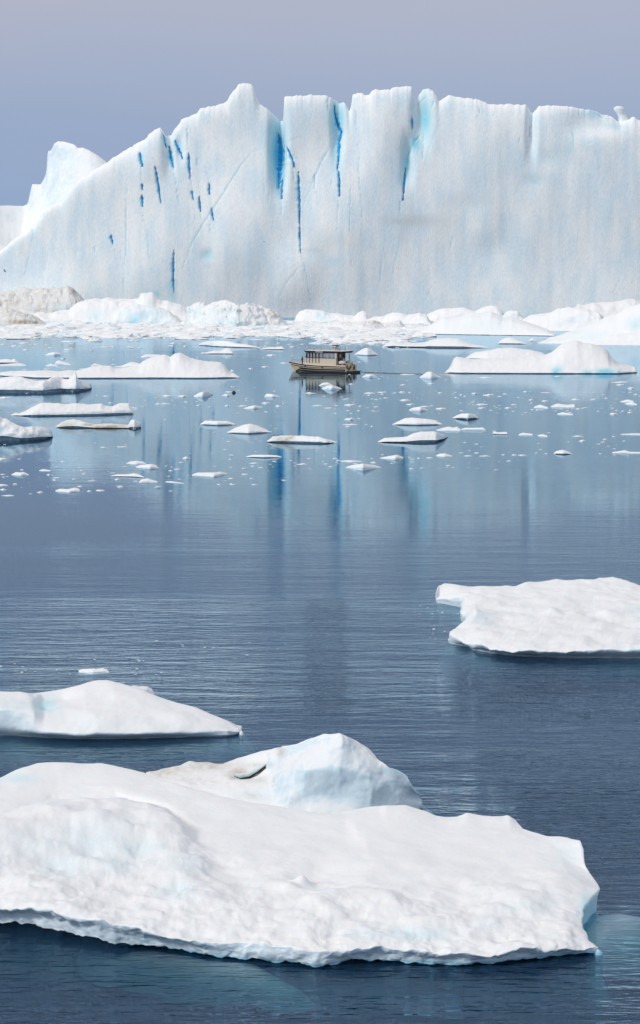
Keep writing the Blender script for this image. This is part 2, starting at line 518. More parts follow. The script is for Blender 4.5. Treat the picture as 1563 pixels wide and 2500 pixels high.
# (crop, polyline, width, colour strength, deep?)  strength: blue tint on the wall; deep: separate vein of dark blue ice
VEINS = [
 ('A', [(640, 395), (650, 480), (656, 600), (660, 740)], 4, .5, 0), ('A', [(708, 440), (722, 515), (734, 600), (752, 730)], 4, .45, 0), ('A', [(864, 300), (874, 480), (890, 620), (905, 770)], 4, .5, 0),
 ('A', [(912, 470), (921, 620), (930, 780)], 4, .4, 0), ('A', [(958, 470), (966, 600), (982, 700), (990, 790)], 4, .4, 0), ('A', [(770, 380), (790, 460), (812, 560), (830, 700)], 4, .4, 0), ('A', [(510, 780), (528, 880), (545, 960)], 4, .35, 0),
 ('B', [(90, 190), (100, 240), (110, 300)], 22, .35, 0), ('B', [(235, 160), (238, 300), (245, 420)], 4, .3, 0), ('B', [(318, 260), (320, 330)], 4, .3, 0), ('B', [(400, 180), (402, 260)], 4, .3, 0),
 ('A', [(755, 340), (760, 370), (768, 402)], 13, 1, 1), ('A', [(779, 390), (785, 430), (792, 460), (800, 492)], 15, 1, 1),
 ('A', [(803, 500), (812, 560), (825, 650)], 5, .6, 0), ('A', [(808, 362), (814, 385), (828, 412), (843, 452)], 13, 1, 1),
 ('A', [(647, 422), (650, 445), (657, 485)], 12, 1, 1), ('A', [(655, 565), (656, 592)], 6, .8, 1), ('A', [(655, 615), (658, 672)], 7, .9, 1),
 ('A', [(655, 690), (680, 790), (690, 930), (705, 985)], 4, .5, 0), ('A', [(716, 485), (722, 515), (727, 540), (734, 600), (741, 655)], 8, .9, 1),
 ('A', [(865, 310), (867, 395)], 5, .7, 0), ('A', [(871, 425), (873, 480), (877, 545)], 10, 1, 1), ('A', [(885, 595), (892, 640)], 7, .9, 1),
 ('A', [(919, 620), (925, 695)], 7, .9, 1), ('A', [(910, 445), (912, 478)], 6, .8, 0), ('A', [(965, 565), (966, 613)], 7, .9, 1),
 ('A', [(977, 676), (980, 705), (986, 738)], 8, .9, 1), ('A', [(968, 745), (974, 800)], 4, .5, 0), ('A', [(948, 480), (956, 540)], 4, .4, 0),
 ('A', [(585, 510), (583, 700), (580, 900), (570, 945), (573, 1095)], 6, .55, 0), ('A', [(512, 802), (520, 842)], 8, .8, 1), ('A', [(520, 842), (540, 920)], 4, .4, 0),
 ('A', [(145, 757), (152, 812)], 7, .7, 0), ('A', [(150, 815), (130, 920), (103, 1045)], 6, .45, 0), ('A', [(437, 848), (437, 882)], 6, .6, 0),
 ('A', [(802, 870), (800, 960), (799, 1000), (800, 1065)], 9, .8, 1), ('A', [(870, 560), (873, 800), (876, 1050)], 4, .3, 0),
 ('A', [(1232, 392), (1170, 415), (1130, 455), (1080, 530), (1030, 610), (985, 680), (940, 745), (890, 830), (838, 965)], 9, .5, 0),
 ('A', [(1285, 335), (1296, 400), (1296, 440), (1290, 500), (1284, 585)], 36, 1, 1), ('A', [(1302, 545), (1299, 635)], 10, 1, 1), ('A', [(1295, 640), (1302, 715)], 5, .6, 0),
 ('A', [(1322, 392), (1345, 440), (1356, 470), (1358, 490)], 9, 1, 1), ('A', [(1376, 505), (1379, 560), (1382, 640), (1382, 760)], 10, 1, 1), ('A', [(1382, 760), (1386, 885)], 6, .9, 1),
 ('A', [(1355, 480), (1354, 555)], 6, .8, 0), ('A', [(1387, 890), (1410, 960), (1420, 1020), (1437, 1115)], 5, .5, 0), ('A', [(1400, 690), (1403, 800)], 4, .3, 0),
 ('A', [(1217, 440), (1219, 695)], 4, .4, 0), ('A', [(1240, 605), (1238, 665)], 5, .5, 0), ('A', [(1272, 655), (1274, 710)], 4, .4, 0),
 ('A', [(1512, 415), (1480, 470), (1440, 560), (1390, 690)], 8, .3, 0), ('A', [(1400, 930), (1330, 1010), (1268, 1125)], 9, .3, 0), ('A', [(1322, 382), (1355, 355), (1405, 343)], 6, .3, 0),
 ('A', [(1452, 520), (1453, 590)], 6, .6, 0), ('A', [(1460, 590), (1470, 660)], 4, .4, 0),
 ('B', [(70, 168), (72, 232)], 9, .9, 0), ('B', [(99, 195), (105, 250), (118, 290), (133, 325), (124, 360), (120, 440), (114, 502)], 15, 1, 1),
 ('B', [(120, 505), (124, 560), (123, 625)], 9, 1, 1), ('B', [(120, 625), (115, 785)], 5, .6, 0), ('B', [(87, 545), (87, 585)], 6, .6, 0),
 ('B', [(88, 385), (40, 462), (8, 545)], 10, .45, 0), ('B', [(10, 520), (10, 588)], 8, .7, 0), ('B', [(15, 590), (30, 710)], 4, .35, 0),
 ('B', [(200, 222), (200, 325)], 6, .8, 0), ('B', [(205, 375), (217, 430), (212, 500), (222, 600), (231, 745)], 5, .65, 0),
 ('B', [(178, 555), (170, 825)], 5, .6, 0), ('B', [(170, 825), (185, 985)], 4, .35, 0), ('B', [(155, 690), (157, 760)], 4, .35, 0),
 ('B', [(460, 258), (460, 312)], 8, .9, 1), ('B', [(470, 150), (470, 205)], 6, .7, 0), ('B', [(516, 300), (512, 370), (509, 455)], 7, .8, 0),
 ('B', [(475, 368), (472, 422)], 7, .7, 0), ('B', [(478, 425), (478, 520)], 5, .4, 0), ('B', [(496, 330), (493, 385)], 6, .5, 0),
 ('B', [(488, 210), (502, 185), (522, 165)], 6, .6, 0), ('B', [(555, 178), (554, 218)], 8, .9, 0),
 ('B', [(500, 335), (470, 370), (442, 430), (428, 505)], 13, .9, 0), ('B', [(430, 490), (424, 560), (417, 640)], 9, 1, 1), ('B', [(403, 635), (406, 725)], 6, .7, 0),
 ('B', [(400, 840), (384, 920), (369, 995)], 6, .4, 0), ('B', [(600, 230), (540, 400), (505, 525)], 7, .35, 0),
 ('B', [(768, 212), (769, 237)], 6, .8, 0), ('B', [(839, 233), (838, 258)], 5, .6, 0), ('B', [(760, 248), (760, 270)], 5, .5, 0), ('B', [(957, 352), (950, 380)], 6, .5, 0),
 ('B', [(1019, 235), (996, 360), (979, 475)], 8, .5, 0), ('B', [(1004, 295), (1000, 355)], 6, .6, 0), ('B', [(1190, 278), (1205, 350), (1208, 420)], 7, .5, 0),
 ('B', [(1150, 220), (1163, 400)], 4, .25, 0), ('B', [(652, 800), (632, 880)], 6, .45, 0), ('B', [(322, 890), (315, 990), (298, 1065)], 7, .4, 0),
 ('B', [(555, 1030), (508, 1125)], 5, .25, 0), ('B', [(1318, 440), (1330, 555)], 5, .3, 0), ('B', [(1422, 1000), (1370, 1100)], 5, .25, 0),
 ('B', [(1262, 222), (1300, 235), (1342, 262)], 14, .6, 0), ('B', [(815, 600), (818, 640), (870, 700), (875, 760)], 6, .2, 0),
 ('B', [(680, 690), (690, 655), (700, 640)], 5, .3, 0),
]
# soft tinted areas: crop, cx, cy, rx, ry, blue, deep, dirt
PATCH = [('A', 1282, 420, 42, 140, 1.0, 0, 0), ('A', 1262, 330, 34, 70, .5, 0, 0), ('A', 1292, 470, 18, 110, 1, .45, 0), ('A', 1286, 560, 16, 70, .9, .35, 0), ('A', 795, 1030, 24, 34, .55, 0, 0), ('A', 722, 1075, 18, 22, .5, 0, 0), ('A', 795, 1075, 20, 30, .4, 0, 0),
         ('A', 955, 895, 34, 30, .38, 0, 0), ('A', 1115, 400, 18, 16, .15, 0, 0), ('A', 785, 400, 40, 60, .25, 0, 0), ('A', 830, 400, 26, 50, .3, 0, 0),
         ('B', 118, 260, 40, 90, .75, 0, 0), ('B', 112, 420, 26, 120, .55, 0, 0), ('B', 522, 260, 32, 95, .85, 0, 0), ('B', 475, 375, 36, 46, .75, 0, 0), ('B', 432, 470, 22, 80, .7, 0, 0), ('B', 505, 190, 22, 40, .3, 0, 0), ('B', 405, 530, 16, 40, .35, 0, 0),
         ('B', 1090, 440, 48, 34, .22, 0, 0), ('B', 1020, 555, 40, 26, .22, 0, 0), ('B', 1185, 410, 30, 30, .2, 0, 0), ('B', 1250, 370, 18, 40, .2, 0, 0), ('B', 1300, 240, 46, 18, .4, 0, 0), ('B', 1400, 300, 40, 16, .3, 0, 0),
         ('B', 100, 920, 40, 26, .25, 0, 0), ('B', 470, 735, 120, 30, 0, 0, .26), ('B', 760, 640, 110, 40, 0, 0, .16), ('B', 90, 830, 130, 60, 0, 0, .14), ('B', 400, 738, 34, 14, 0, 0, .30), ('B', 510, 735, 50, 10, 0, 0, .25),
         ('B', 20, 870, 40, 14, 0, 0, .2), ('A', 1440, 870, 60, 14, 0, 0, .18), ('B', 410, 800, 20, 60, 0, 0, .15), ('A', 1285, 585, 8, 14, 0, 0, .5)]
# scoops pressed into the wall: crop, cx, cy, rx, ry, depth (m)
SCOOP = [('A', 1285, 420, 34, 170, 7.0), ('A', 785, 400, 26, 110, 2.5), ('A', 830, 400, 18, 70, 2.0), ('B', 115, 300, 26, 150, 4.0), ('B', 500, 270, 40, 130, 4.5), ('B', 440, 450, 26, 110, 3.0),
         ('A', 1400, 520, 60, 200, 2.0), ('B', 60, 420, 60, 140, 2.0), ('A', 955, 895, 26, 24, .5), ('B', 1090, 450, 60, 50, .5), ('B', 1020, 555, 50, 30, .3), ('B', 1010, 320, 22, 120, 3.0), ('B', 1300, 280, 120, 60, 3.0),
         ('A', 1370, 1000, 100, 140, -3.0), ('B', 800, 740, 90, 110, -2.0), ('A', 1120, 780, 130, 240, -3.0), ('A', 700, 420, 70, 120, -2.5), ('B', 300, 350, 90, 220, -2.5), ('B', 800, 420, 200, 240, -2.0)]

def pre(t):
    out = []
    for it in t:
        ox, oy, s = CROPS[it[0]]
        out.append((ox + it[1] / s, oy + it[2] / s, it[3] / s, it[4] / s) + tuple(it[5:]))
    return out
PATCH_, SCOOP_ = pre(PATCH), pre(SCOOP)
VEINS_ = [(np.array(C(c, p)), w / 1.89, s, d) for c, p, w, s, d in VEINS]

def seg_dist(px, py, line):
    best = np.full(px.shape, 1e9)
    for (ax, ay), (bx, by) in zip(line[:-1], line[1:]):
        vx, vy = bx - ax, by - ay
        L2 = vx * vx + vy * vy + 1e-9
        t = np.clip(((px - ax) * vx + (py - ay) * vy) / L2, 0, 1)
        best = np.minimum(best, np.hypot(px - ax - t * vx, py - ay - t * vy))
    return best

def berg_relief(x, z):
    """depth (m, + = away) of the unbroken wall"""
    v = Vector((x * .018, z * .018, 1.7))
    r = 3.0 * mn.noise(v) + .9 * mn.noise(Vector((x * .05, z * .03, 9.1)))
    r += .22 * mn.noise(Vector((x * .14, z * .04, 4.4))) + .07 * mn.noise(Vector((x * .42, z * .03, 2.2)))
    return r + .12 * z + 1.5e-3 * max(0, -x - 60) ** 2 * .35

berg = empty('great_iceberg', (0, D0, 0))
tag(berg, 'towering pale blue iceberg wall split by vertical deep blue crevasses', 'iceberg')

def build_wall():
    ncol = 900
    xl, xr = float(on_y(SKY[0, 0], 700, D0)[0]), float(on_y(SKY[-1, 0], 700, D0)[0])
    xs = np.linspace(xl, xr, ncol)
    pxc, _ = to_px(np.stack([xs, np.full(ncol, D0 + 3), np.full(ncol, 60.0)], -1))
    sky = np.interp(pxc, SKY[:, 0], SKY[:, 1])
    ztop = on_y(pxc, sky, D0 + 11)[:, 2]
    jag = np.array([.55 * mn.noise(Vector((x * .35, 3, 1))) + .45 * mn.noise(Vector((x * 1.1, 8, 1))) for x in xs])
    ztop = np.maximum(ztop + jag, .5)
    nr = 210
    t = np.linspace(0, 1, nr) ** .95
    Z = -4 + (ztop[None, :] + 4) * t[:, None]
    X = np.repeat(xs[None, :], nr, 0)
    Y = np.empty_like(X)
    for i in range(nr):
        for j in range(ncol):
            Y[i, j] = D0 + berg_relief(X[i, j], Z[i, j])
    Y += 2.2 * t[:, None] ** 40 + .8 * t[:, None] ** 12
    px, py = to_px(np.stack([X, Y, Z], -1))
    for cx, cy, rx, ry, dep in SCOOP_:
        Y += dep * np.exp(-np.abs((px - cx) / rx) ** 2.5 - np.abs((py - cy) / ry) ** 2.5)
    mask = np.zeros((nr, ncol, 3))
    WOB = np.array([[mn.noise(Vector((a * .03, b * .09, 7))) + .5 * mn.noise(Vector((a * .05, b * .3, 3))) for a, b in zip(pa, pb)] for pa, pb in zip(px, py)])
    WOB2 = np.array([[mn.noise(Vector((a * .04, b * .12, 17))) for a, b in zip(pa, pb)] for pa, pb in zip(px, py)]) * 2
    for line, w, s, deep in VEINS_:
        lo, hi = line.min(0) - 25, line.max(0) + 25
        sel = (px > lo[0]) & (px < hi[0]) & (py > lo[1]) & (py < hi[1])
        if not sel.any():
            continue
        pj = px[sel] + WOB[sel] * (1.3 if deep else 2.0)
        d = seg_dist(pj, py[sel], line)
        ylo, yhi = line[:, 1].min(), line[:, 1].max()
        fy = np.clip((py[sel] - ylo + 3) / (yhi - ylo + 6), 0, 1)
        taper = np.clip(np.minimum(fy * 3, (1 - fy) * 1.8), 0.02, 1) ** .8 * (.75 + .35 * WOB2[sel])
        d = d / np.maximum(taper, .12)
        g = np.exp(-(d / (w * .75)) ** 2)
        Y[sel] += g * (1.1 if deep else .35) * s
        mask[sel, 0] = np.maximum(mask[sel, 0], s * np.exp(-(d / (w * .62)) ** 2) * (1 if deep else .6))
        if deep:
            mask[sel, 0] = np.maximum(mask[sel, 0], .35 * np.exp(-(d / (w * 2.0)) ** 2))
        mask[sel, 2] = np.maximum(mask[sel, 2], (.7 if deep else .28 * s) * np.exp(-(d / (w * .34)) ** 2))
    for cx, cy, rx, ry, b, dp, dirt in PATCH_:
        e = np.exp(-((px - cx) / rx) ** 2 - ((py - cy) / ry) ** 2)
        mask[..., 0] = np.maximum(mask[..., 0], b * e); mask[..., 2] = np.maximum(mask[..., 2], dp * e); mask[..., 1] = np.maximum(mask[..., 1], dirt * e)
    G = np.stack([X, Y, Z], -1)
    # the top of the berg runs back and down its far side
    ytop = Y[-1]
    zs = smooth1(ztop, 4)
    back = []
    for off, dz in ((3, -.3), (8, -.8), (18, -2), (40, -5), (75, -11)):
        f = min(1, off / 10)
        bz = ztop * (1 - f * .6) + zs * f * .6 + dz
        back.append(np.stack([xs, ytop * (1 - f) + (ytop * 0 + D0 + 11) * f + off, np.maximum(bz, -3)], -1))
    back.append(np.stack([xs, np.full(ncol, D0 + 95), np.full(ncol, -4.0)], -1))
    G = np.concatenate([G, np.stack(back)])
    mask = np.concatenate([mask, np.zeros((len(back), ncol, 3))])
    rows = len(G)
    faces = [(i * ncol + j, i * ncol + j + 1, (i + 1) * ncol + j + 1, (i + 1) * ncol + j) for i in range(rows - 1) for j in range(ncol - 1)]
    mk('ice_wall', G.reshape(-1, 3), faces, M_BERG, parent=berg, mask=mask.reshape(-1, 3))
    return xs, Z, Y

WX, WZ, WY = build_wall()

def wall_depth(x, z):
    j = int(np.clip(np.searchsorted(WX, x), 0, len(WX) - 1))
    return float(np.interp(z, WZ[:, j], WY[:, j]))

def build_veins():
    for k, (line, w, s, deep) in enumerate(VEINS_):
        if not deep:
            continue
        seg = np.hypot(*np.diff(line, axis=0).T)
        cum = np.concatenate([[0], np.cumsum(seg)])
        n = max(8, int(cum[-1] / 2.0))
        q = np.linspace(0, cum[-1], n)
        lx = np.interp(q, cum, line[:, 0]); ly = np.interp(q, cum, line[:, 1])
        verts, faces = [], []
        for i in range(n):
            f = i / (n - 1)
            prof = max(.08, math.sin(math.pi * (.12 + .88 * f)) ** .7 if f > .4 else math.sin(math.pi * (.02 + .9 * f)) ** .8)
            jit = .75 * mn.noise(Vector((k * 3.1, q[i] * .09, 0))) + .35 * mn.noise(Vector((k * 3.1, q[i] * .3, 8)))
            cx = lx[i] + w * .22 * mn.noise(Vector((k * 5.3, q[i] * .13, 5)))
            hw = w * .42 * prof * (1 + 1.2 * jit)
            ring = []
            for sx, dep in ((-1, .2), (-.4, -.40), (.4, -.40), (1, .2)):
                p = on_y(cx + sx * hw, ly[i], D0 + 6)
                for _ in range(3):
                    p = on_y(cx + sx * hw, ly[i], wall_depth(p[0], p[2]) + dep)
                ring.append(p)
            verts += ring
        for i in range(n - 1):
            for j in range(3):
                a = i * 4 + j
                faces.append((a, a + 4, a + 5, a + 1))
        mk('blue_vein', verts, faces, M_VEIN, parent=berg, mask=np.zeros((len(verts), 3)))
build_veins()

# rear shoulder of the same berg, a snow slope behind the left flank
def build_shoulder():
    sil = np.array(C('A', [(-460, 700), (-200, 672), (-60, 667), (0, 668), (105, 668), (125, 660), (140, 600), (148, 568), (185, 570), (192, 560), (212, 520), (219, 416), (235, 412),
                           (250, 380), (270, 368), (300, 372), (345, 385), (362, 400), (385, 398), (410, 410), (485, 462), (600, 560), (760, 720)]))
    n = 260
    px = np.linspace(sil[0, 0], sil[-1, 0], n)
    ty = np.interp(px, sil[:, 0], sil[:, 1])
    dc = D0 + 75 + 12 * np.sin(px * .02)
    crest = on_y(px, ty, dc)
    sm = smooth1(crest[:, 2].copy(), 30)
    dx = crest[:, 0]
    def at(off, z):
        return np.stack([dx * (dc + off) / dc, dc + off, z], -1)
    rows = [at(-62, crest[:, 2] * 0 - 3), at(-58, sm * .16), at(-40, sm * .45), at(-14, sm * .5 + crest[:, 2] * .32), at(-3, crest[:, 2] - .8), crest, at(8, crest[:, 2] * .9), at(30, crest[:, 2] * .6), at(50, crest[:, 2] * 0 - 3)]
    K = np.stack(rows); G = cr(K, 60)
    Dn = noise_disp(G.reshape(-1, 3), .05, 2.0, octs=4, seed=3).reshape(G.shape)
    w = np.interp(np.linspace(0, 8, 60), range(9), [0, .6, 1, .8, .3, .25, .5, .6, 0])
    G = G + Dn * w[:, None, None]
    faces = [(i * n + j, i * n + j + 1, (i + 1) * n + j + 1, (i + 1) * n + j) for i in range(59) for j in range(n - 1)]
    o = mk('rear_shoulder', G.reshape(-1, 3), faces, M_LUMP, parent=berg, mask=np.zeros((60 * n, 3)))
    o['label'] = 'white snowy rear peak of the iceberg'
build_shoulder()

# little leaning pinnacle on the crest
def build_pinnacle():
    prof = C('B', [(1440, 310, 60), (1440, 292, 56), (1437, 274, 48), (1432, 256, 40), (1424, 238, 42), (1416, 224, 50), (1413, 213, 46), (1412, 207, 20)])
    n = 14; verts, faces = [], []
    for i, (px, py, w) in enumerate(prof):
        for j in range(n):
            a = 2 * math.pi * j / n
            k = 1 + .25 * mn.noise(Vector((i * 1.3, math.cos(a) * 2, math.sin(a) * 2)))
            r = w / 1.89 * .5 * k
            p = on_y(px + math.cos(a) * r, py, D0 + 17)
            verts.append((p[0], p[1] + math.sin(a) * r / 5.5, p[2]))
    for i in range(len(prof) - 1):
        for j in range(n):
            faces.append((i * n + j, i * n + (j + 1) % n, (i + 1) * n + (j + 1) % n, (i + 1) * n + j))
    faces.append(tuple((len(prof) - 1) * n + j for j in range(n)))
    faces.append(tuple(reversed(range(n))))
    mk('ice_pinnacle', verts, faces, M_BERG, parent=berg, mask=np.zeros((len(verts), 3)))
build_pinnacle()

# ================================================================== BERGS AND HUMMOCKS AT THE FOOT OF THE WALL
def dirtmask(spots, base=(0, 0, 0), crop=None):
    """spots: (x, y, rx, ry, blue, dirt, deep) in crop pixels"""
    ox, oy, s = CROPS[crop] if crop else (0, 0, 1)
    def f(px, py, V):
        m = np.zeros((len(px), 3)); m[:] = base
        for x, y, rx, ry, b, d, dp in spots:
            e = soft(px, py, ox + x / s, oy + y / s, rx / s, ry / s)
            m[:, 0] = np.maximum(m[:, 0], b * e); m[:, 1] = np.maximum(m[:, 1], d * e); m[:, 2] = np.maximum(m[:, 2], dp * e)
        return m
    return f

LK = dict(mat=M_LUMP, nv=40, cat='iceberg')
floe('dirty_iceberg', 'P1', [(-120, 130), (-60, 105), (0, 90), (60, 82), (130, 75), (200, 58), (300, 65), (400, 52), (560, 48), (640, 38), (680, 55), (705, 90), (735, 120), (775, 165), (790, 335)],
     [(-120, 335), (790, 340)], 'low dirty grey iceberg with streaky silt bands and a dark right crest', T=.5, amp=.10, bumpiness=4.5, rise=.35, lip=2.0,
     maskfn=dirtmask([(680, 70, 60, 60, 0, .7, 0), (350, 250, 110, 40, 0, .6, 0), (500, 260, 90, 30, 0, .6, 0), (100, 180, 200, 40, 0, .5, 0), (580, 230, 120, 40, .3, .2, 0), (400, 110, 400, 60, 0, .30, 0)], (.0, .26, 0), 'P1'), **LK)
floe('silty_ice_hummock', 'P1', [(-120, 240), (0, 240), (60, 228), (130, 250), (200, 280), (300, 300), (360, 335), (420, 375), (490, 396)], [(-120, 402), (200, 405), (490, 401)],
     'brown silt stained ice hummock in front of the dirty grey iceberg', T=.5, amp=.12, bumpiness=4,
     maskfn=dirtmask([(200, 365, 170, 28, 0, .95, 0), (60, 260, 200, 60, 0, .35, 0), (320, 370, 60, 20, 0, .9, 0)], (0, .30, 0), 'P1'), **LK)
floe('snowy_iceberg', 'P1', [(320, 290), (360, 275), (450, 285), (520, 265), (640, 250), (690, 200), (720, 180), (800, 160), (880, 150), (940, 158), (1000, 140), (1060, 150), (1240, 155), (1280, 150), (1290, 106), (1320, 95), (1410, 92), (1450, 140), (1490, 165), (1544, 165), (1604, 190), (1664, 205), (1724, 240), (1774, 320), (1870, 370), (1880, 385)],
     [(320, 385), (1880, 388)], 'long low white iceberg with a square block on its back below the wall', T=.25, amp=.07, lip=1.5, rise=.34, maskfn=dirtmask([(880, 300, 80, 60, .22, 0, 0), (1440, 300, 80, 60, .15, 0, 0)], crop='P1'), **LK)
floe('bluish_ice_dome', 'P1', [(1050, 385), (1065, 330), (1090, 250), (1150, 215), (1270, 195), (1350, 210), (1470, 225), (1560, 260), (1640, 340), (1690, 388)], [(1050, 391), (1690, 392)],
     'pale blue rounded ice dome before the white iceberg with the square block', T=.3, amp=.09, lip=1.2, maskfn=dirtmask([(1250, 350, 60, 50, .55, 0, 0), (1350, 300, 200, 90, .22, 0, 0)], crop='P1'), **LK)
floe('snow_mound', 'P1', [(610, 388), (650, 365), (690, 340), (740, 352), (800, 385)], [(610, 392), (800, 392)], 'small pointed snow mound at the waterline beside the pale blue dome', **LK)
floe('rubbly_iceberg', 'P2', [(245, 330), (250, 240), (300, 200), (360, 180), (400, 195), (430, 215), (500, 185), (580, 170), (640, 172), (690, 195), (740, 205), (800, 195), (860, 200), (910, 215), (970, 240), (1050, 255), (1110, 310), (1140, 350), (1180, 398)],
     [(245, 402), (700, 418), (1180, 412)], 'white lumpy iceberg with cream tinted blocks and several rounded tops', T=.3, amp=.13, bumpiness=4, lip=1.5, rise=.34, maskfn=dirtmask([(1060, 300, 70, 60, 0, .35, 0), (600, 250, 100, 40, 0, .2, 0), (700, 370, 70, 50, .22, 0, 0)], (0, .06, 0), 'P2'), **LK)
floe('low_ice_hummock', 'P2', [(1245, 345), (1260, 300), (1290, 270), (1340, 247), (1440, 250), (1512, 256), (1570, 285), (1640, 280), (1700, 298), (1800, 308), (1835, 275), (1874, 258), (1905, 270), (1920, 310), (1990, 345)], [(1245, 372), (1990, 376)],
     'low white hummock with one rounded knob at its end under the wall', T=.3, amp=.09, maskfn=dirtmask([(1490, 310, 60, 40, .3, 0, 0)], crop='P2'), **LK)
floe('brash_hummock', 'P3', [(-60, 400), (20, 380), (110, 365), (200, 355), (300, 372), (400, 355), (500, 345), (590, 380), (660, 362), (740, 345), (790, 400), (800, 425)], [(-60, 428), (400, 440), (800, 432)],
     'broken cream white ice ridge rising from the brash field astern of the boat', T=.3, amp=.16, bumpiness=5, maskfn=dirtmask([(540, 365, 60, 16, 0, .55, 0), (300, 380, 200, 40, 0, .12, 0)], crop='P3'), **LK)
floe('snow_hummock', 'P3', [(430, 345), (500, 316), (600, 310), (620, 295), (690, 275), (760, 280), (810, 300), (860, 290), (930, 281), (990, 300), (1030, 360)], [(430, 395), (1030, 400)],
     'twin topped white snow hummock between the broken ridge and the broad grey slope', T=.35, amp=.08, **LK)
floe('rear_snow_ridge', 'P3', [(930, 345), (1000, 290), (1080, 255), (1150, 238), (1330, 234), (1448, 262), (1500, 228), (1580, 208), (1640, 215), (1688, 262), (1720, 330)], [(930, 392), (1720, 396)],
     'white snow ridge with a rounded summit standing behind the smooth grey slope', T=.3, amp=.06, **LK)
floe('snow_knoll', 'P4', [(225, 330), (280, 266), (330, 258), (380, 266), (430, 315), (470, 360)], [(225, 400), (470, 402)], 'small round white snow knoll between the summit ridge and the broad knobbly snowfield', **LK)
floe('smooth_snow_slope', 'P3', [(640, 440), (720, 440), (800, 445), (850, 420), (1000, 400), (1100, 350), (1150, 316), (1200, 320), (1300, 310), (1400, 281), (1508, 278), (1578, 268), (1638, 290), (1688, 315), (1778, 322), (1878, 350), (1968, 380), (2108, 432), (2180, 480)],
     [(640, 448), (850, 468), (1030, 476), (1400, 482), (1950, 490), (2180, 494)], 'broad smooth greyish snow slope meeting the water in a thin dark line', T=.3, amp=.04, und=.2, lip=.8, rise=.36, maskfn=dirtmask([(1500, 380, 300, 80, .10, 0, 0)], crop='P3'), **LK)
floe('knobbly_snowfield', 'P4', [(420, 350), (500, 300), (560, 290), (680, 280), (750, 240), (850, 228), (930, 235), (1030, 240), (1060, 260), (1130, 272), (1160, 300), (1230, 400), (1250, 440)], [(420, 440), (1250, 450)],
     'broad white snowfield with a knobbly cream lump on its flank under the wall', T=.4, amp=.06, rise=.36, **LK)
floe('far_snow_bank', 'P4', [(880, 280), (940, 195), (1000, 205), (1080, 180), (1180, 185), (1300, 170), (1420, 150), (1460, 148), (1512, 175), (1700, 165), (1850, 300)], [(880, 392), (1850, 392)],
     'cream snow bank highest against the foot of the wall behind the great slope', T=.4, amp=.07, maskfn=dirtmask([], (0, .07, 0)), **LK)
floe('great_snow_slope', 'P4', [(575, 555), (700, 505), (820, 465), (940, 430), (1060, 380), (1140, 350), (1200, 310), (1300, 285), (1400, 230), (1512, 190), (1700, 130), (1850, 120), (2000, 250), (2060, 560)], [(575, 559), (800, 563), (1060, 569), (1400, 572), (2060, 576)],
     'great white snow slope climbing steadily from a long thin point at the waterline', T=.4, amp=.04, lip=.8, rise=.36, maskfn=dirtmask([(1080, 490, 170, 50, .16, 0, 0), (1480, 390, 90, 60, .3, 0, 0)], crop='P4'), **LK)
floe('low_snow_apron', 'P4', [(1065, 570), (1130, 532), (1220, 492), (1300, 472), (1410, 462), (1512, 452), (1800, 430), (1950, 575)], [(1065, 576), (1950, 582)],
     'low snow apron lying at the foot of the great snow slope', T=.3, amp=.04, **LK)

# ================================================================== MIDDLE DISTANCE FLOES
floe('ice_floe', 'P3', [(578, 592), (620, 560), (680, 535), (720, 545), (790, 555), (900, 555), (970, 550), (1030, 530), (1100, 515), (1200, 510), (1280, 515), (1340, 540), (1400, 565), (1480, 580), (1560, 600)], [(578, 594), (900, 598), (1130, 601), (1560, 604)],
     'flat white floe with two swells and a dark undercut edge before the smooth slope', und=.7, lip=.5, T=.3)
floe('ice_floe', 'P4', [(195, 562), (230, 530), (270, 510), (310, 503), (350, 515), (400, 535), (470, 563)], [(195, 565), (470, 567)], 'small cone shaped white floe off the point of the great slope', und=.3)
floe('ice_floe', 'P4', [(483, 536), (500, 520), (520, 510), (550, 530)], [(483, 540), (550, 540)], 'tiny white floe hard by the dark waterline of the grey slope')
floe('ridged_snow_floe', 'P3', [(1155, 831), (1190, 800), (1210, 770), (1235, 710), (1265, 684), (1310, 690), (1400, 703), (1512, 704), (1648, 695), (1848, 685), (2008, 670), (2088, 664), (2148, 640), (2208, 590), (2248, 560), (2308, 545), (2378, 535), (2428, 553), (2508, 560), (2568, 580), (2638, 610), (2663, 630), (2688, 680), (2748, 735), (2848, 760), (2913, 780), (2933, 828)],
     [(1155, 834), (1300, 839), (1512, 840), (2148, 842), (2448, 842), (2748, 843), (2933, 832)], 'large snow floe with a tall hump and turquoise hollows along its waterline', und=.35, lip=.6, T=.3, nv=44, amp=.045, rise=.36,
     maskfn=dirtmask([(2190, 812, 50, 38, .75, .05, .0), (2180, 832, 22, 12, .6, .1, .3), (2470, 820, 60, 20, .5, .15, 0), (2640, 820, 100, 24, .95, .1, .15), (2700, 830, 40, 14, .5, .1, .35), (2480, 834, 50, 10, .6, .3, .2)], crop='P3'))
floe('ice_floe', 'P3', [(1348, 695), (1400, 660), (1440, 640), (1500, 635), (1600, 618), (1650, 605), (1780, 600), (1850, 610), (1950, 620), (2050, 645), (2160, 690)], [(1348, 701), (1550, 712), (2160, 712)],
     'low white floe half hidden behind the humped floe with turquoise hollows', T=.3, und=.3)
floe('pyramid_floe', 'P3', [(318, 663), (360, 635), (400, 612), (440, 600), (480, 615), (520, 645), (542, 666)], [(318, 666), (440, 674), (542, 669)], 'small pyramid shaped white floe in open water just beyond the boat stern', und=.15)
floe('ice_floe', 'P3', [(396, 868), (430, 848), (480, 842), (510, 852), (532, 870)], [(396, 872), (460, 878), (532, 873)], 'small domed white floe beside the wake close behind the boat')
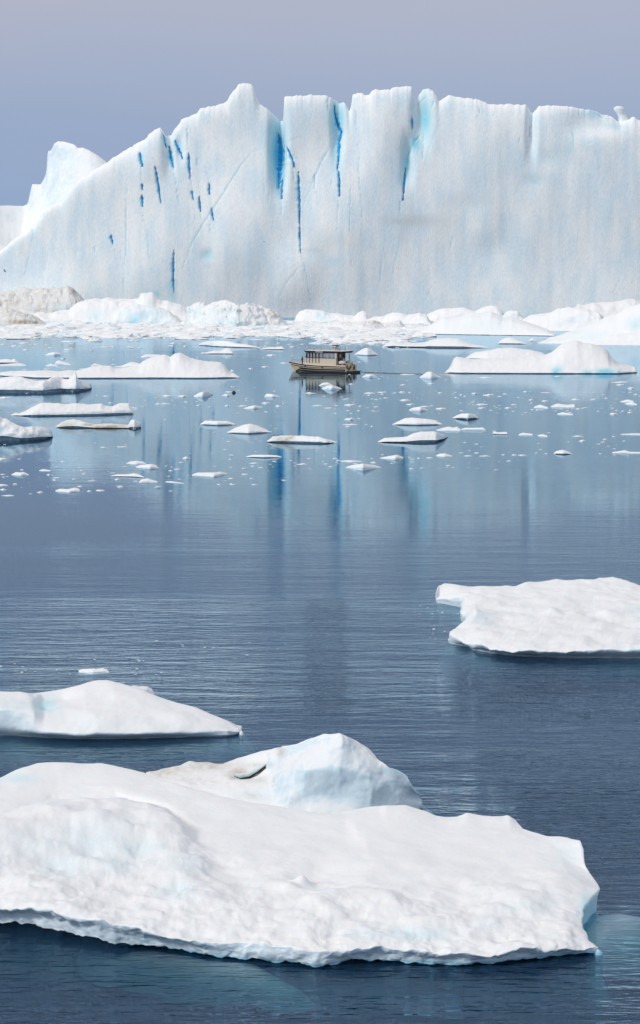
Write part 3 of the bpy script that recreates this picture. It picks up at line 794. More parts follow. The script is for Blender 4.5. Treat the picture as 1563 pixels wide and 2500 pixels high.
floe('ice_floe', 'P3', [(928, 872), (960, 845), (1000, 822), (1030, 822), (1070, 845), (1125, 872)], [(928, 878), (1030, 886), (1125, 876)], 'peaked white floe with a low tail lying across the wake')
floe('ice_floe', 'P3', [(-5, 948), (30, 925), (80, 920), (122, 945)], [(-5, 952), (122, 950)], 'rear one of two white floes in the boat reflection')
floe('ice_floe', 'P3', [(22, 975), (70, 950), (120, 948), (170, 960), (204, 976)], [(22, 981), (110, 992), (204, 980)], 'front one of two white floes in the boat reflection')
floe('long_snow_floe', 'P1', [(-90, 842), (0, 830), (100, 818), (180, 815), (280, 815), (430, 812), (560, 820), (640, 808), (700, 815), (760, 800), (850, 775), (930, 765), (1020, 768), (1060, 790), (1120, 790), (1200, 775), (1280, 760), (1330, 720), (1400, 690), (1490, 668), (1514, 660), (1574, 685), (1614, 655), (1659, 645), (1704, 665), (1764, 695), (1824, 710), (1894, 725), (1964, 728), (2034, 735), (2074, 760), (2099, 800), (2124, 825), (2164, 840), (2214, 875)],
     [(-90, 852), (50, 866), (180, 872), (330, 883), (700, 886), (1512, 884), (1834, 886), (2000, 884), (2214, 879)], 'long white snow floe with a peaked hump and sagging middle', und=.35, lip=.6, T=.25, nv=40, amp=.07, rise=.36)
floe('ice_chunk', 'P2', [(650, 822), (655, 808), (668, 803), (682, 812), (686, 824)], [(650, 828), (686, 828)], 'small ice ball beside the tapering end of the peaked long floe', cat='ice chunk')
floe('ice_floe', 'P1', [(-120, 900), (0, 890), (50, 872), (130, 865), (200, 870), (270, 890), (330, 910), (400, 905), (450, 895), (480, 875), (540, 865), (590, 885), (640, 890), (680, 842), (703, 830), (708, 868), (722, 890), (780, 915), (840, 935), (852, 968)],
     [(-120, 1018), (0, 1018), (400, 1020), (560, 1006), (700, 1008), (830, 990), (852, 972)], 'thick white floe with a sharp horn and dark undercut edge before the long floe', und=1.0, lip=.9, T=.2, nv=36, amp=.08)
floe('ice_floe', 'P1', [(-100, 720), (0, 710), (60, 703), (110, 712), (135, 700), (150, 715), (172, 738)], [(-100, 744), (172, 744)], 'low jagged white floe off the rear side of the long floe', und=.3)
floe('ice_floe', 'P1', [(-80, 764), (60, 750), (150, 742), (200, 745), (242, 760)], [(-80, 768), (242, 766)], 'thin flat white floe next to the low jagged one')
floe('ice_floe', 'P1', [(423, 665), (450, 650), (500, 640), (550, 648), (577, 662)], [(423, 670), (500, 673), (577, 668)], 'domed white floe alone on open water before the brash field')
floe('ice_floe', 'P1', [(508, 750), (516, 730), (540, 716), (580, 730), (620, 738), (657, 754)], [(508, 757), (657, 758)], 'white floe with a sharp leaning tip touching a flat wedge')
floe('ice_floe', 'P1', [(423, 766), (470, 748), (537, 766)], [(423, 770), (537, 771)], 'flat wedge of ice in front of the sharp leaning tip')
floe('ice_floe', 'P1', [(838, 763), (880, 745), (932, 760)], [(838, 767), (932, 767)], 'small wedge floe right behind the sagging end of the long floe')
floe('ice_floe', 'P1', [(1300, 682), (1350, 660), (1470, 664), (1500, 680)], [(1300, 690), (1500, 690)], 'flat white slab behind the peaked hump of the long floe')
floe('ice_floe', 'P1', [(1055, 775), (1120, 768), (1210, 732), (1290, 742), (1310, 770)], [(1055, 780), (1310, 782)], 'ragged low slab directly behind the middle of the long floe')
floe('ice_floe', 'P2', [(353, 572), (420, 545), (560, 535), (640, 540), (700, 560), (800, 570), (942, 600)], [(353, 576), (500, 590), (700, 598), (942, 604)], 'long thin slab of white ice along the brash field edge', und=.3, T=.15)
floe('ice_floe', 'P2', [(928, 612), (990, 597), (1060, 595), (1130, 588), (1157, 611)], [(928, 618), (1157, 619)], 'flat notched floe at the tip of the long thin slab', und=.25)
floe('ice_floe', 'P2', [(378, 654), (400, 640), (420, 646), (500, 625), (560, 630), (620, 600), (660, 610), (682, 650)], [(378, 658), (682, 659)], 'stepped white floe with a small ball end before the long thin slab', und=.25)
floe('ice_floe', 'Q1', [(100, 240), (140, 220), (180, 226), (250, 195), (310, 160), (390, 125), (460, 128), (540, 130), (600, 140), (700, 130), (790, 140), (860, 140), (935, 132), (960, 150), (1040, 160), (1100, 130), (1190, 128), (1220, 175), (1240, 225)], [(100, 245), (300, 251), (700, 246), (950, 240), (1100, 234), (1240, 229)],
     'white floe with a scalloped flat top tapering to a low point', und=.4, lip=.6, T=.22, nv=30)
floe('dirty_ice_floe', 'Q1', [(508, 352), (560, 310), (620, 285), (680, 278), (740, 290), (800, 310), (860, 320), (900, 325), (960, 318), (1040, 318), (1100, 325), (1188, 330), (1200, 292), (1230, 280), (1300, 305), (1304, 345)], [(508, 356), (740, 358), (900, 364), (1200, 364), (1240, 370), (1304, 358)],
     'low dirty floe with grey dome, brown rim and one clean white knob', und=.5, T=.15, nv=30, amp=.14, bumpiness=4, maskfn=dirtmask([(620, 330, 110, 50, .05, .42, 0), (820, 330, 70, 16, 0, .9, 0), (1030, 345, 190, 18, 0, .85, 0), (900, 350, 30, 14, 0, 1, 0), (1240, 360, 40, 12, 0, .7, 0)], crop='Q1'))
floe('ice_floe', 'Q1', [(-160, 190), (-40, 210), (0, 250), (20, 270), (60, 280), (120, 310), (180, 345), (250, 355), (300, 345), (390, 350), (450, 370), (486, 402), (488, 430)], [(-160, 480), (0, 482), (200, 482), (350, 472), (470, 458), (488, 440)],
     'thick granular white floe, steep one end, dark wide undercut at the waterline', und=1.3, lip=1.0, T=.3, nv=40, amp=.09)
floe('ice_floe', 'Q1', [(1170, 684), (1200, 668), (1260, 662), (1320, 668), (1347, 684)], [(1170, 690), (1260, 695), (1347, 690)], 'rear thin pad of two touching white pads')
floe('ice_floe', 'Q1', [(1255, 716), (1290, 700), (1400, 690), (1440, 700), (1467, 726)], [(1255, 722), (1380, 740), (1467, 730)], 'front rounded pad of two touching white pads')
floe('ice_floe', 'Q1', [(1022, 798), (1080, 786), (1180, 785), (1240, 775), (1290, 790), (1335, 812)], [(1022, 804), (1200, 810), (1335, 818)], 'flat elongated raft of ice next to a cluster of lumps', und=.15)
floe('ice_floe', 'Q1', [(1288, 852), (1310, 830), (1360, 825), (1400, 835), (1456, 852)], [(1288, 866), (1456, 860)], 'cluster of small white lumps frozen together by the flat raft', amp=.2)
floe('ice_floe', 'Q1', [(108, 786), (150, 765), (190, 769), (220, 763), (267, 787)], [(108, 792), (190, 800), (267, 793)], 'double humped small white floe on the lavender water')
floe('ice_floe', 'Q1', [(363, 749), (400, 737), (467, 749)], [(363, 755), (467, 757)], 'smooth oval white pad on the lavender water')
floe('ice_floe', 'Q1', [(513, 936), (560, 918), (620, 925), (690, 908), (735, 920), (740, 940)], [(513, 943), (640, 955), (740, 946)], 'lumpy white floe with ragged end alone on the lavender water', amp=.13)
floe('ice_floe', 'Q2', [(370, 325), (420, 290), (520, 293), (630, 294), (703, 325)], [(370, 329), (530, 336), (703, 330)], 'flat topped white floe shaped like a trapezoid', und=.15, T=.2)
floe('ice_floe', 'Q2', [(620, 400), (700, 355), (790, 325), (840, 318), (900, 335), (960, 360), (1027, 397)], [(620, 405), (820, 414), (1027, 401)], 'domed white floe near the flat trapezoid one', und=.2)
floe('dirty_ice_floe', 'Q2', [(988, 482), (1040, 440), (1130, 428), (1240, 430), (1300, 428), (1440, 440), (1470, 437), (1514, 455), (1574, 468), (1640, 489)], [(988, 490), (1300, 499), (1534, 505), (1640, 494)],
     'long low floe, brown silt on one end and clean white on the other', und=.4, T=.15, amp=.1, maskfn=dirtmask([(1140, 465, 85, 26, 0, .8, 0), (1215, 450, 30, 22, 0, .9, 0), (1030, 490, 50, 10, 0, .6, 0)], crop='Q2'))
floe('ice_floe', 'Q2', [(798, 620), (860, 606), (1000, 606), (1080, 610), (1128, 624)], [(798, 628), (960, 635), (1128, 632)], 'thin flat slab below the brown ended floe', und=.15, T=.12)
floe('ice_floe', 'Q2', [(300, 788), (350, 770), (500, 770), (560, 762), (625, 775)], [(300, 796), (500, 812), (625, 785)], 'ragged white raft of small lumps on the pale blue reflection', amp=.16)
floe('ice_floe', 'Q2', [(53, 852), (100, 848), (160, 858), (222, 866)], [(53, 858), (222, 872)], 'thin crooked sliver of ice')
floe('ice_floe', 'Q2', [(775, 175), (830, 158), (880, 148), (948, 166)], [(775, 179), (870, 184), (948, 171)], 'thin pointed white floe beyond the domed one')
floe('ice_floe', 'Q2', [(968, 66), (985, 42), (1040, 45), (1105, 66)], [(968, 72), (1040, 77), (1105, 71)], 'wedge floe with a blunt end near the boat bow reflection')
floe('ice_floe', 'Q2', [(318, 60), (370, 32), (430, 15), (487, 30), (490, 44)], [(318, 72), (400, 76), (490, 50)], 'doubled small floe below the tip of the peaked long floe')
floe('ice_floe', 'Q3', [(672, 325), (730, 295), (790, 268), (860, 262), (920, 270), (1000, 275), (1080, 290), (1138, 325)], [(672, 330), (900, 335), (1138, 330)], 'smooth loaf shaped white floe with flat base', und=.2, T=.3)
floe('ice_floe', 'Q3', [(1228, 265), (1270, 240), (1320, 225), (1400, 225), (1440, 235), (1472, 266)], [(1228, 271), (1370, 284), (1472, 272)], 'rounded white floe with a grey shadowed underside', und=.5, T=.3)
floe('ice_floe', 'Q3', [(1078, 376), (1130, 360), (1190, 345), (1240, 355), (1270, 347), (1300, 366)], [(1078, 381), (1300, 386)], 'low white slab with a small tooth, end to end with a flat bar')
floe('ice_floe', 'Q3', [(1304, 370), (1340, 358), (1512, 355), (1535, 372)], [(1304, 380), (1535, 381)], 'flat white bar of ice end to end with the toothed slab', T=.15)
floe('ice_floe', 'Q3', [(538, 486), (600, 450), (700, 445), (800, 440), (860, 410), (930, 392), (1060, 390), (1110, 405), (1192, 432)], [(538, 492), (800, 496), (1080, 492), (1150, 470), (1192, 438)], 'slipper shaped white floe, thick at one end, with dark undercut', und=.6, T=.2, nv=28)
floe('ice_floe', 'Q3', [(828, 190), (860, 172), (930, 160), (1000, 189)], [(828, 196), (930, 206), (1000, 194)], 'little peaked floe beyond the smooth loaf')
floe('ice_floe', 'Q3', [(243, 720), (300, 702), (400, 688), (500, 700), (572, 720)], [(243, 724), (400, 752), (572, 724)], 'lens shaped white floe pointed at both ends', T=.3)
floe('ice_floe', 'Q3', [(560, 633), (640, 618), (720, 605), (774, 628)], [(560, 638), (700, 654), (774, 640)], 'white floe with a thin tail beside the deep blue reflection streak')
floe('ice_floe', 'Q3', [(1076, 612), (1110, 595), (1160, 595), (1228, 615)], [(1076, 618), (1150, 625), (1228, 620)], 'smooth oval white floe below the slipper shaped one')
floe('ice_floe', 'Q3', [(198, 662), (270, 655), (392, 664)], [(198, 668), (300, 674), (392, 669)], 'flat pinkish white sliver above the lens shaped floe')
floe('ice_floe', 'Q4', [(713, 592), (740, 570), (800, 560), (840, 570), (882, 595)], [(713, 598), (800, 605), (882, 599)], 'bright domed floe standing alone on the open blue water', und=.2)
floe('ice_floe', 'Q4', [(1253, 582), (1320, 572), (1370, 563), (1420, 578), (1620, 582), (1660, 588)], [(1253, 590), (1660, 595)], 'long low white strip with a central tooth', T=.12)
floe('ice_floe', 'Q4', [(150, 408), (165, 388), (200, 398), (285, 395), (288, 410)], [(150, 416), (288, 420)], 'squarish white block with a horn, beginning a row of three', und=.15)
floe('ice_floe', 'Q4', [(393, 416), (430, 402), (519, 413)], [(393, 424), (519, 426)], 'flat white pad, middle of a row of three')
floe('ice_floe', 'Q4', [(568, 426), (610, 415), (657, 430)], [(568, 434), (657, 440)], 'small tilted pad, smallest of a row of three')
floe('ice_floe', 'Q4', [(1333, 414), (1450, 408), (1600, 410), (1650, 416)], [(1333, 420), (1650, 424)], 'long flat strip beyond the strip with the central tooth', T=.1)
floe('ice_floe', 'Q4', [(533, 162), (590, 142), (662, 167)], [(533, 172), (662, 178)], 'small mound shaped floe among scattered fragments', amp=.15)
floe('ice_floe', 'Q4', [(688, 157), (750, 132), (830, 145), (905, 138), (910, 150)], [(688, 165), (910, 168)], 'flat floe with raised rear edge among scattered fragments', amp=.12)
floe('ice_floe', 'Q4', [(748, 226), (800, 212), (892, 229)], [(748, 234), (892, 238)], 'pinkish flat floe below the one with raised rear edge')
floe('ice_floe', 'Q4', [(1328, 112), (1400, 95), (1452, 109)], [(1328, 118), (1452, 121)], 'rear one of two overlapping flat floes')
floe('ice_floe', 'Q4', [(1378, 132), (1430, 120), (1484, 136)], [(1378, 140), (1484, 145)], 'front one of two overlapping flat floes')

# small drifting pieces: crop, x0, x1, top, waterline
ZONES = [
 ('white scrap of ice on the strip of water between long floe and brash field', 'scraps between the long floe and the brash field',
  'P1', [(200, 272, 792, 802), (400, 467, 790, 800), (563, 616, 782, 792), (208, 277, 608, 624), (168, 274, 545, 562), (575, 660, 620, 634), (590, 672, 606, 620), (560, 606, 683, 706), (556, 735, 528, 548), (140, 290, 496, 512), (725, 790, 790, 796), (1020, 1075, 748, 757), (912, 1015, 580, 594), (830, 860, 616, 630), (420, 445, 566, 572), (1165, 1235, 582, 592)]),
 ('white scrap of ice on the water beyond the boat bow', 'scraps beyond the boat bow',
  'P2', [(88, 168, 546, 566), (214, 262, 574, 592), (983, 1078, 655, 676), (933, 1012, 760, 782), (815, 866, 780, 798), (1108, 1188, 733, 746), (338, 364, 682, 694), (655, 695, 955, 963), (830, 1000, 515, 528), (1070, 1110, 512, 526), (1218, 1240, 664, 674)]),
 ('white scrap of ice on the water around the boat wake', 'scraps around the boat wake',
  'P3', [(458, 524, 518, 528), (560, 630, 512, 528), (740, 802, 930, 948), (996, 1062, 918, 938), (665, 705, 738, 742), (775, 800, 738, 744), (270, 318, 926, 940), (540, 690, 476, 488), (60, 220, 520, 536), (355, 440, 512, 522), (740, 905, 838, 852), (350, 400, 724, 734)]),
 ('small flat scrap of ice just below the turquoise hollowed floe', 'scraps below the hollowed floe',
  'P4', [(1240, 1405, 900, 924), (1283, 1368, 932, 948), (1395, 1464, 958, 982), (716, 786, 856, 868), (22, 152, 864, 882), (905, 950, 850, 856), (1400, 1450, 985, 992)]),
 ('little white scrap of ice adrift around the dirty brown rimmed floe', 'scraps around the dirty floe',
  'Q1', [(1078, 1178, 520, 536), (558, 606, 655, 672), (735, 772, 740, 754), (940, 1012, 54, 68), (-20, 102, 60, 86), (1210, 1280, 158, 174), (885, 905, 50, 62), (1000, 1040, 116, 132), (-40, 62, 622, 654), (1430, 1490, 128, 142), (1230, 1275, 176, 186)]),
 ('little white scrap of ice adrift on the lavender reflecting water', 'scraps on the lavender water',
  'Q1', [(-60, 78, 868, 894), (0, 62, 912, 934), (12, 134, 966, 988), (808, 888, 836, 850), (488, 553, 809, 822), (800, 848, 926, 946), (883, 968, 918, 942), (432, 472, 772, 798), (340, 400, 934, 958), (3, 52, 776, 790), (1055, 1110, 818, 840), (1230, 1280, 842, 852), (490, 520, 835, 846), (268, 300, 960, 968), (580, 600, 740, 748), (670, 694, 742, 751)]),
 ('little white scrap of ice between the thick floe and the boat reflection', 'scraps before the boat reflection',
  'Q2', [(573, 664, 30, 66), (600, 682, 14, 30), (18, 117, 40, 70), (168, 258, 40, 74), (935, 1022, 110, 136), (1068, 1126, 142, 164), (720, 804, 142, 160), (598, 648, 138, 158), (332, 384, 134, 154), (1330, 1445, 20, 42), (1130, 1156, 124, 136), (790, 820, 76, 92), (0, 98, 126, 138), (1400, 1500, 142, 156)]),
 ('little white scrap of ice around the ragged raft and thin slab', 'scraps around the ragged raft',
  'Q2', [(207, 282, 614, 648), (824, 916, 668, 688), (834, 882, 700, 714), (908, 957, 713, 726), (1263, 1358, 678, 698), (128, 182, 728, 742), (640, 702, 864, 882), (753, 817, 775, 790), (528, 567, 870, 884), (45, 76, 700, 712), (100, 126, 706, 722), (645, 676, 708, 724), (78, 100, 794, 806), (252, 270, 786, 796)]),
 ('little white scrap of ice scattered between boat and loaf shaped floe', 'scraps before the loaf floe',
  'Q3', [(210, 356, 314, 332), (238, 288, 336, 350), (228, 332, 252, 288), (228, 332, 124, 154), (800, 878, 120, 148), (738, 842, 86, 108), (1072, 1168, 160, 188), (410, 517, 22, 42), (533, 620, 12, 34), (730, 800, 12, 34), (44, 127, 164, 178), (1440, 1530, 128, 148), (360, 396, 146, 162), (930, 1022, 146, 164), (505, 550, 88, 98), (588, 636, 74, 84), (212, 276, 80, 94), (1240, 1280, 68, 80), (1290, 1330, 38, 58), (1400, 1460, 24, 48), (1090, 1140, 22, 40), (420, 446, 318, 328), (470, 500, 334, 346), (350, 384, 264, 274), (820, 852, 22, 34), (1460, 1512, 162, 180), (680, 716, 28, 36)]),
 ('little white scrap of ice near the lens shaped and oval floes', 'scraps near the lens floe',
  'Q3', [(1328, 1412, 606, 620), (983, 1052, 624, 638), (898, 934, 628, 642), (820, 850, 622, 632), (836, 876, 662, 672), (78, 130, 708, 720), (496, 528, 672, 684), (568, 598, 598, 608), (148, 176, 662, 676), (470, 500, 636, 642), (1478, 1520, 606, 622), (22, 46, 660, 670)]),
 ('little white scrap of ice around the mound shaped floe', 'scraps around the mound floe',
  'Q4', [(1228, 1308, 210, 238), (58, 166, 34, 62), (3, 110, 128, 146), (18, 84, 158, 180), (600, 670, 98, 114), (316, 376, 132, 146), (1280, 1312, 184, 200), (1392, 1446, 204, 220), (480, 530, 88, 104), (430, 480, 10, 28), (590, 700, 22, 36), (240, 290, 36, 48), (195, 236, 58, 70), (325, 358, 192, 208), (915, 966, 174, 186), (970, 1004, 168, 180), (720, 746, 190, 202), (500, 538, 180, 192), (545, 580, 184, 198), (258, 326, 160, 180), (1336, 1370, 194, 206), (1110, 1140, 196, 206), (840, 866, 162, 182), (1180, 1220, 74, 86), (1050, 1095, 88, 100), (870, 960, 82, 100), (1400, 1440, 20, 32), (1450, 1500, 38, 52)]),
 ('little white scrap of ice on the water around the row of three floes', 'scraps around the row of three',
  'Q4', [(232, 268, 596, 610), (383, 473, 594, 614), (26, 114, 604, 622), (325, 378, 597, 612), (540, 570, 582, 592), (1130, 1160, 586, 598), (885, 992, 424, 438), (945, 1014, 460, 486), (1250, 1285, 430, 440), (630, 660, 588, 598)]),
]
for label, group, crop, lst in ZONES:
    for x0, x1, yt, yb in lst:
        w = x1 - x0; h = (yb - yt) * .8
        big_ = (w * h == max((a[1] - a[0]) * (a[3] - a[2]) * .8 for a in lst))
        pk = random.uniform(.3, .7); k2 = random.uniform(.55, .95)
        top = [(x0, yb - h * .25)]
        for q in (.12, .28, .42, .56, .7, .86):
            e = math.sin(math.pi * min(1, max(0, (q / pk * .5) if q < pk else .5 + (q - pk) / (1 - pk) * .5))) ** .7
            top.append((x0 + q * w, yb - h * max(.3, (.35 + .65 * e) * random.uniform(k2 - .25, 1.0))))
        top.append((x1, yb - h * .25))
        bot = [(x0, yb - h * .22), (x0 + w * .5, yb), (x1, yb - h * .22)]
        floe('ice_scrap', crop, top, bot, 'largest ' + label.replace('little ', '').replace('small ', '') if big_ else label, 'ice floe', group, n=16, nv=9, amp=.12, und=0.0)

# one dark lump of old clear ice
floe('dark_ice_lump', 'Q2', [(668, 28), (676, 16), (688, 12), (698, 24), (704, 32)], [(668, 36), (704, 36)], 'small nearly black lump of clear ice beside pale scraps', 'ice chunk', mat=M_HOLLOW, n=16, nv=9)

# ------------------------------------------------------------------ brash ice (uncountable)
def chunks(name, pts, mat, label, cat):
    """pts: (x, y, w, h) -> one mesh of many low angular chunks"""
    verts, faces = [], []
    for x, y, w, h in pts:
        b = len(verts)
        ns = 6
        a0 = random.random() * 6.28
        el = random.uniform(.35, .8)
        for ring, (rr, zz) in enumerate(((1.0, -.25), (1.02, .18), (.62, random.uniform(.6, 1.0)))):
            for j in range(ns):
                a = a0 + 2 * math.pi * j / ns
                k = random.uniform(.72, 1.2)
                verts.append((x + math.cos(a) * w * .5 * rr * k, y + math.sin(a) * w * .5 * el * rr * k, max(-.3, zz * h * random.uniform(.75, 1.15))))
        for r in range(2):
            for j in range(ns):
                faces.append((b + r * ns + j, b + r * ns + (j + 1) % ns, b + (r + 1) * ns + (j + 1) % ns, b + (r + 1) * ns + j))
        faces.append(tuple(b + 2 * ns + j for j in range(ns)))
    o = mk(name, verts, faces, mat, mask=np.tile([[0, .05, 0]], (len(verts), 1)), smooth=False)
    o['kind'] = 'stuff'
    return tag(o, label, cat)

pts = []
def scatter(n, x0, x1, y0, y1, wlo, whi, hk, power=1.0, keep=None):
    for _ in range(n):
        px = random.uniform(x0, x1)
        py = y0 + (y1 - y0) * random.random() ** power
        if keep and not keep(px, py):
            continue
        p = on_z(px, py, 0)
        w = wlo + (whi - wlo) * random.random() ** 2.5
        pts.append((float(p[0]), float(p[1]), w, w * hk * random.uniform(.5, 1.3)))
edge = lambda px, py: py < 822 + 12 * mn.noise(Vector((px * .012, 0, 3))) + 7 * mn.noise(Vector((px * .05, 2, 3))) - max(0, (px - 950) * .06)
scatter(7500, -60, 1040, 788, 838, .8, 10, .13, 1.1, edge)
scatter(700, -60, 420, 815, 842, .5, 4, .16, 1.0, lambda px, py: py < 828 + 10 * mn.noise(Vector((px * .02, 5, 1))))
scatter(500, 780, 1000, 806, 842, .6, 7, .14, 1.2)
scatter(140, 0, 1000, 838, 850, .4, 2.0, .16)
chunks('brash_ice', pts, M_LUMP, 'dense field of broken brash ice along the foot of the bergs', 'brash ice')
pts = []
for (n, x0, x1, y0, y1) in ((260, 790, 1563, 952, 1012), (70, 0, 420, 1080, 1200), (90, 400, 700, 1000, 1190), (80, 700, 1250, 1100, 1150), (60, 1100, 1563, 1050, 1115), (60, 380, 760, 940, 1000), (60, 0, 420, 930, 1000), (70, 850, 1250, 880, 935), (60, 200, 700, 840, 880), (24, 0, 420, 1605, 1650), (14, 380, 700, 1560, 1600), (14, 1010, 1120, 1470, 1560)):
    scatter(n, x0, x1, y0, y1, .12, .75 if y0 < 1300 else .22, .22)
chunks('ice_crumbs', pts, M_FLOE, 'tiny crumbs of ice sprinkled over the calm water', 'ice crumbs')

# ================================================================== FOREGROUND FLOES
def world_of(crop, x, y, z):
    (px, py), = C(crop, [(x, y)])
    return on_z(px, py, z)

def bump(crop, x, y, z, r, h):
    p = world_of(crop, x, y, z)
    return (float(p[0]), float(p[1]), r, h)

def backrows(last, off1, dz1, off2):
    b1 = last.copy(); b1[:, 1] += off1; b1[:, 2] = np.maximum(b1[:, 2] * dz1, .1)
    b2 = last.copy(); b2[:, 1] += off2; b2[:, 2] = .05
    return [b1, b2]

# --- floe with the notch, right
n = 210
L = [C('R3', [(250, 578, .12), (300, 590, .12), (380, 602, .12), (400, 620, .12), (530, 645, .12), (700, 665, .12), (900, 672, .12), (1200, 678, .12), (1512, 682, .12), (1800, 684, .12), (2150, 660, .12)]),
     C('R3', [(256, 545, .45), (300, 556, .5), (380, 580, .5), (530, 618, .55), (700, 635, .6), (1000, 640, .6), (1512, 642, .6), (1800, 640, .6), (2165, 620, .5)]),
     C('R3', [(292, 500, .62), (360, 490, .8), (430, 500, .9), (600, 530, .85), (800, 520, .9), (1100, 530, .9), (1512, 520, .95), (2190, 520, .9)]),
     C('R3', [(370, 440, .7), (390, 420, .95), (440, 400, 1.25), (520, 420, 1.0), (700, 440, .9), (920, 420, 1.05), (1100, 420, .95), (1512, 430, 1.0), (2210, 430, .9)]),
     C('R3', [(334, 385, .5), (360, 350, .75), (430, 345, 1.0), (520, 355, .95), (700, 360, .95), (940, 345, 1.15), (1200, 350, 1.05), (1512, 340, 1.1), (2215, 350, .9)]),
     C('R3', [(332, 328, .35), (360, 300, .7), (460, 280, 1.0), (700, 285, 1.0), (1000, 270, 1.15), (1300, 270, 1.2), (1512, 280, 1.15), (2215, 300, .9)]),
     C('R3', [(172, 308, .2), (220, 285, .45), (330, 270, .8), (450, 250, .95), (700, 250, 1.05), (1000, 225, 1.2), (1300, 220, 1.3), (1512, 240, 1.2), (2200, 280, .9)]),
     C('R3', [(176, 270, .6), (190, 216, .95), (230, 199, 1.05), (350, 210, 1.05), (450, 213, 1.05), (600, 218, 1.05), (690, 218, 1.05), (760, 196, 1.25), (850, 188, 1.3), (960, 172, 1.4), (1080, 182, 1.35), (1180, 178, 1.4), (1250, 161, 1.5), (1340, 160, 1.5), (1430, 180, 1.4), (1512, 205, 1.25), (1700, 225, 1.1), (2180, 280, .7)])]
rows = [resample(l, n) for l in L]
rows += backrows(rows[-1], 1.2, .6, 2.2)
bm_ = [bump('R3', 940, 400, 1.0, .55, .35), bump('R3', 1080, 400, 1.0, .5, .22), bump('R3', 440, 400, 1.1, .7, .25), bump('R3', 780, 480, .9, .8, -.12), bump('R3', 1300, 400, 1, .9, .15), bump('R3', 620, 470, .9, 1.2, -.15), bump('R3', 860, 560, .8, .6, .15)]
o = loft('notched_snow_floe', rows, 110, M_NEAR, .9, .11, swell=(.45, .22), crumble=(2.6, .06, 3), seed=11, rough=[.3, .9, 1, 1, 1, .9, .8, .6, 1, .2], skirt=(.25, .7, 2.2), undercut=(.12, .06), bumps=bm_, octs=4,
         maskfn=dirtmask([(470, 430, 70, 40, .18, 0, 0), (1480, 380, 60, 30, .15, 0, 0), (1480, 640, 60, 20, .2, 0, 0)], crop='R3'))
tag(o, 'broad hummocky white snow floe with a notched end, alone on dark water', 'ice floe')

# --- wedge floe, left
n = 200
L = [C('R4', [(-330, 500, .10), (-150, 512, .10), (0, 522, .10), (200, 535, .10), (400, 543, .10), (600, 543, .10), (800, 537, .10), (1000, 533, .10), (1200, 529, .10), (1273, 517, .08)]),
     C('R4', [(-330, 470, .5), (-150, 480, .5), (0, 490, .5), (200, 505, .5), (400, 514, .5), (600, 514, .5), (800, 510, .48), (1000, 508, .4), (1200, 508, .3), (1273, 512, .14)]),
     C('R4', [(-330, 400, 1.3), (-150, 400, 1.35), (0, 402, 1.35), (180, 410, 1.3), (230, 412, 1.1), (350, 395, 1.2), (500, 425, 1.15), (700, 408, 1.2), (830, 408, 1.15), (1000, 440, .9), (1150, 478, .55), (1272, 509, .16)]),
     C('R4', [(-330, 330, 1.62), (-150, 335, 1.62), (0, 335, 1.6), (170, 345, 1.5), (220, 350, 1.15), (330, 345, 1.2), (450, 330, 1.5), (600, 320, 1.65), (750, 345, 1.5), (900, 385, 1.2), (1050, 415, .95), (1180, 465, .58), (1272, 507, .2)]),
     C('R4', [(-330, 315, 1.75), (-150, 300, 1.75), (0, 295, 1.72), (100, 297, 1.7), (150, 308, 1.62), (180, 310, 1.45), (290, 293, 1.55), (400, 268, 1.75), (460, 249, 1.88), (510, 239, 1.95), (570, 239, 1.95), (630, 252, 1.88), (690, 268, 1.8), (800, 310, 1.55), (900, 345, 1.32), (1030, 381, 1.08), (1100, 411, .88), (1200, 452, .6), (1243, 487, .36), (1272, 506, .22)])]
rows = [resample(l, n) for l in L]
rows += backrows(rows[-1], .9, .65, 2.2)
o = loft('wedge_snow_floe', rows, 90, M_NEAR, .8, .07, swell=(.4, .12), seed=23, rough=[.2, .8, 1, .8, .35, .8, .2], skirt=(.3, .8, 2.0), undercut=(.22, .1), octs=4,
         bumps=[bump('R4', 240, 380, 1.2, .5, -.2), bump('R4', 100, 370, 1.4, .8, .1)],
         maskfn=dirtmask([(235, 372, 70, 40, .5, .08, 0), (60, 380, 160, 40, .14, 0, 0), (600, 480, 500, 50, .05, 0, 0)], crop='R4'))
tag(o, 'white wedge shaped floe tapering to a point, turquoise ice under its edge', 'ice floe')
floe('ice_floe', 'R4', [(680, 290), (700, 266), (730, 270), (780, 272), (800, 285), (808, 296)], [(680, 330), (808, 320)], 'small white floe peeking over the back of the wedge shaped floe', T=.3)
floe('ice_floe', 'R4', [(416, 186), (440, 180), (490, 177), (520, 178), (545, 175), (565, 183), (577, 194)], [(416, 198), (490, 206), (577, 199)], 'little flat ragged floe just beyond the wedge shaped floe', T=.3, amp=.15)

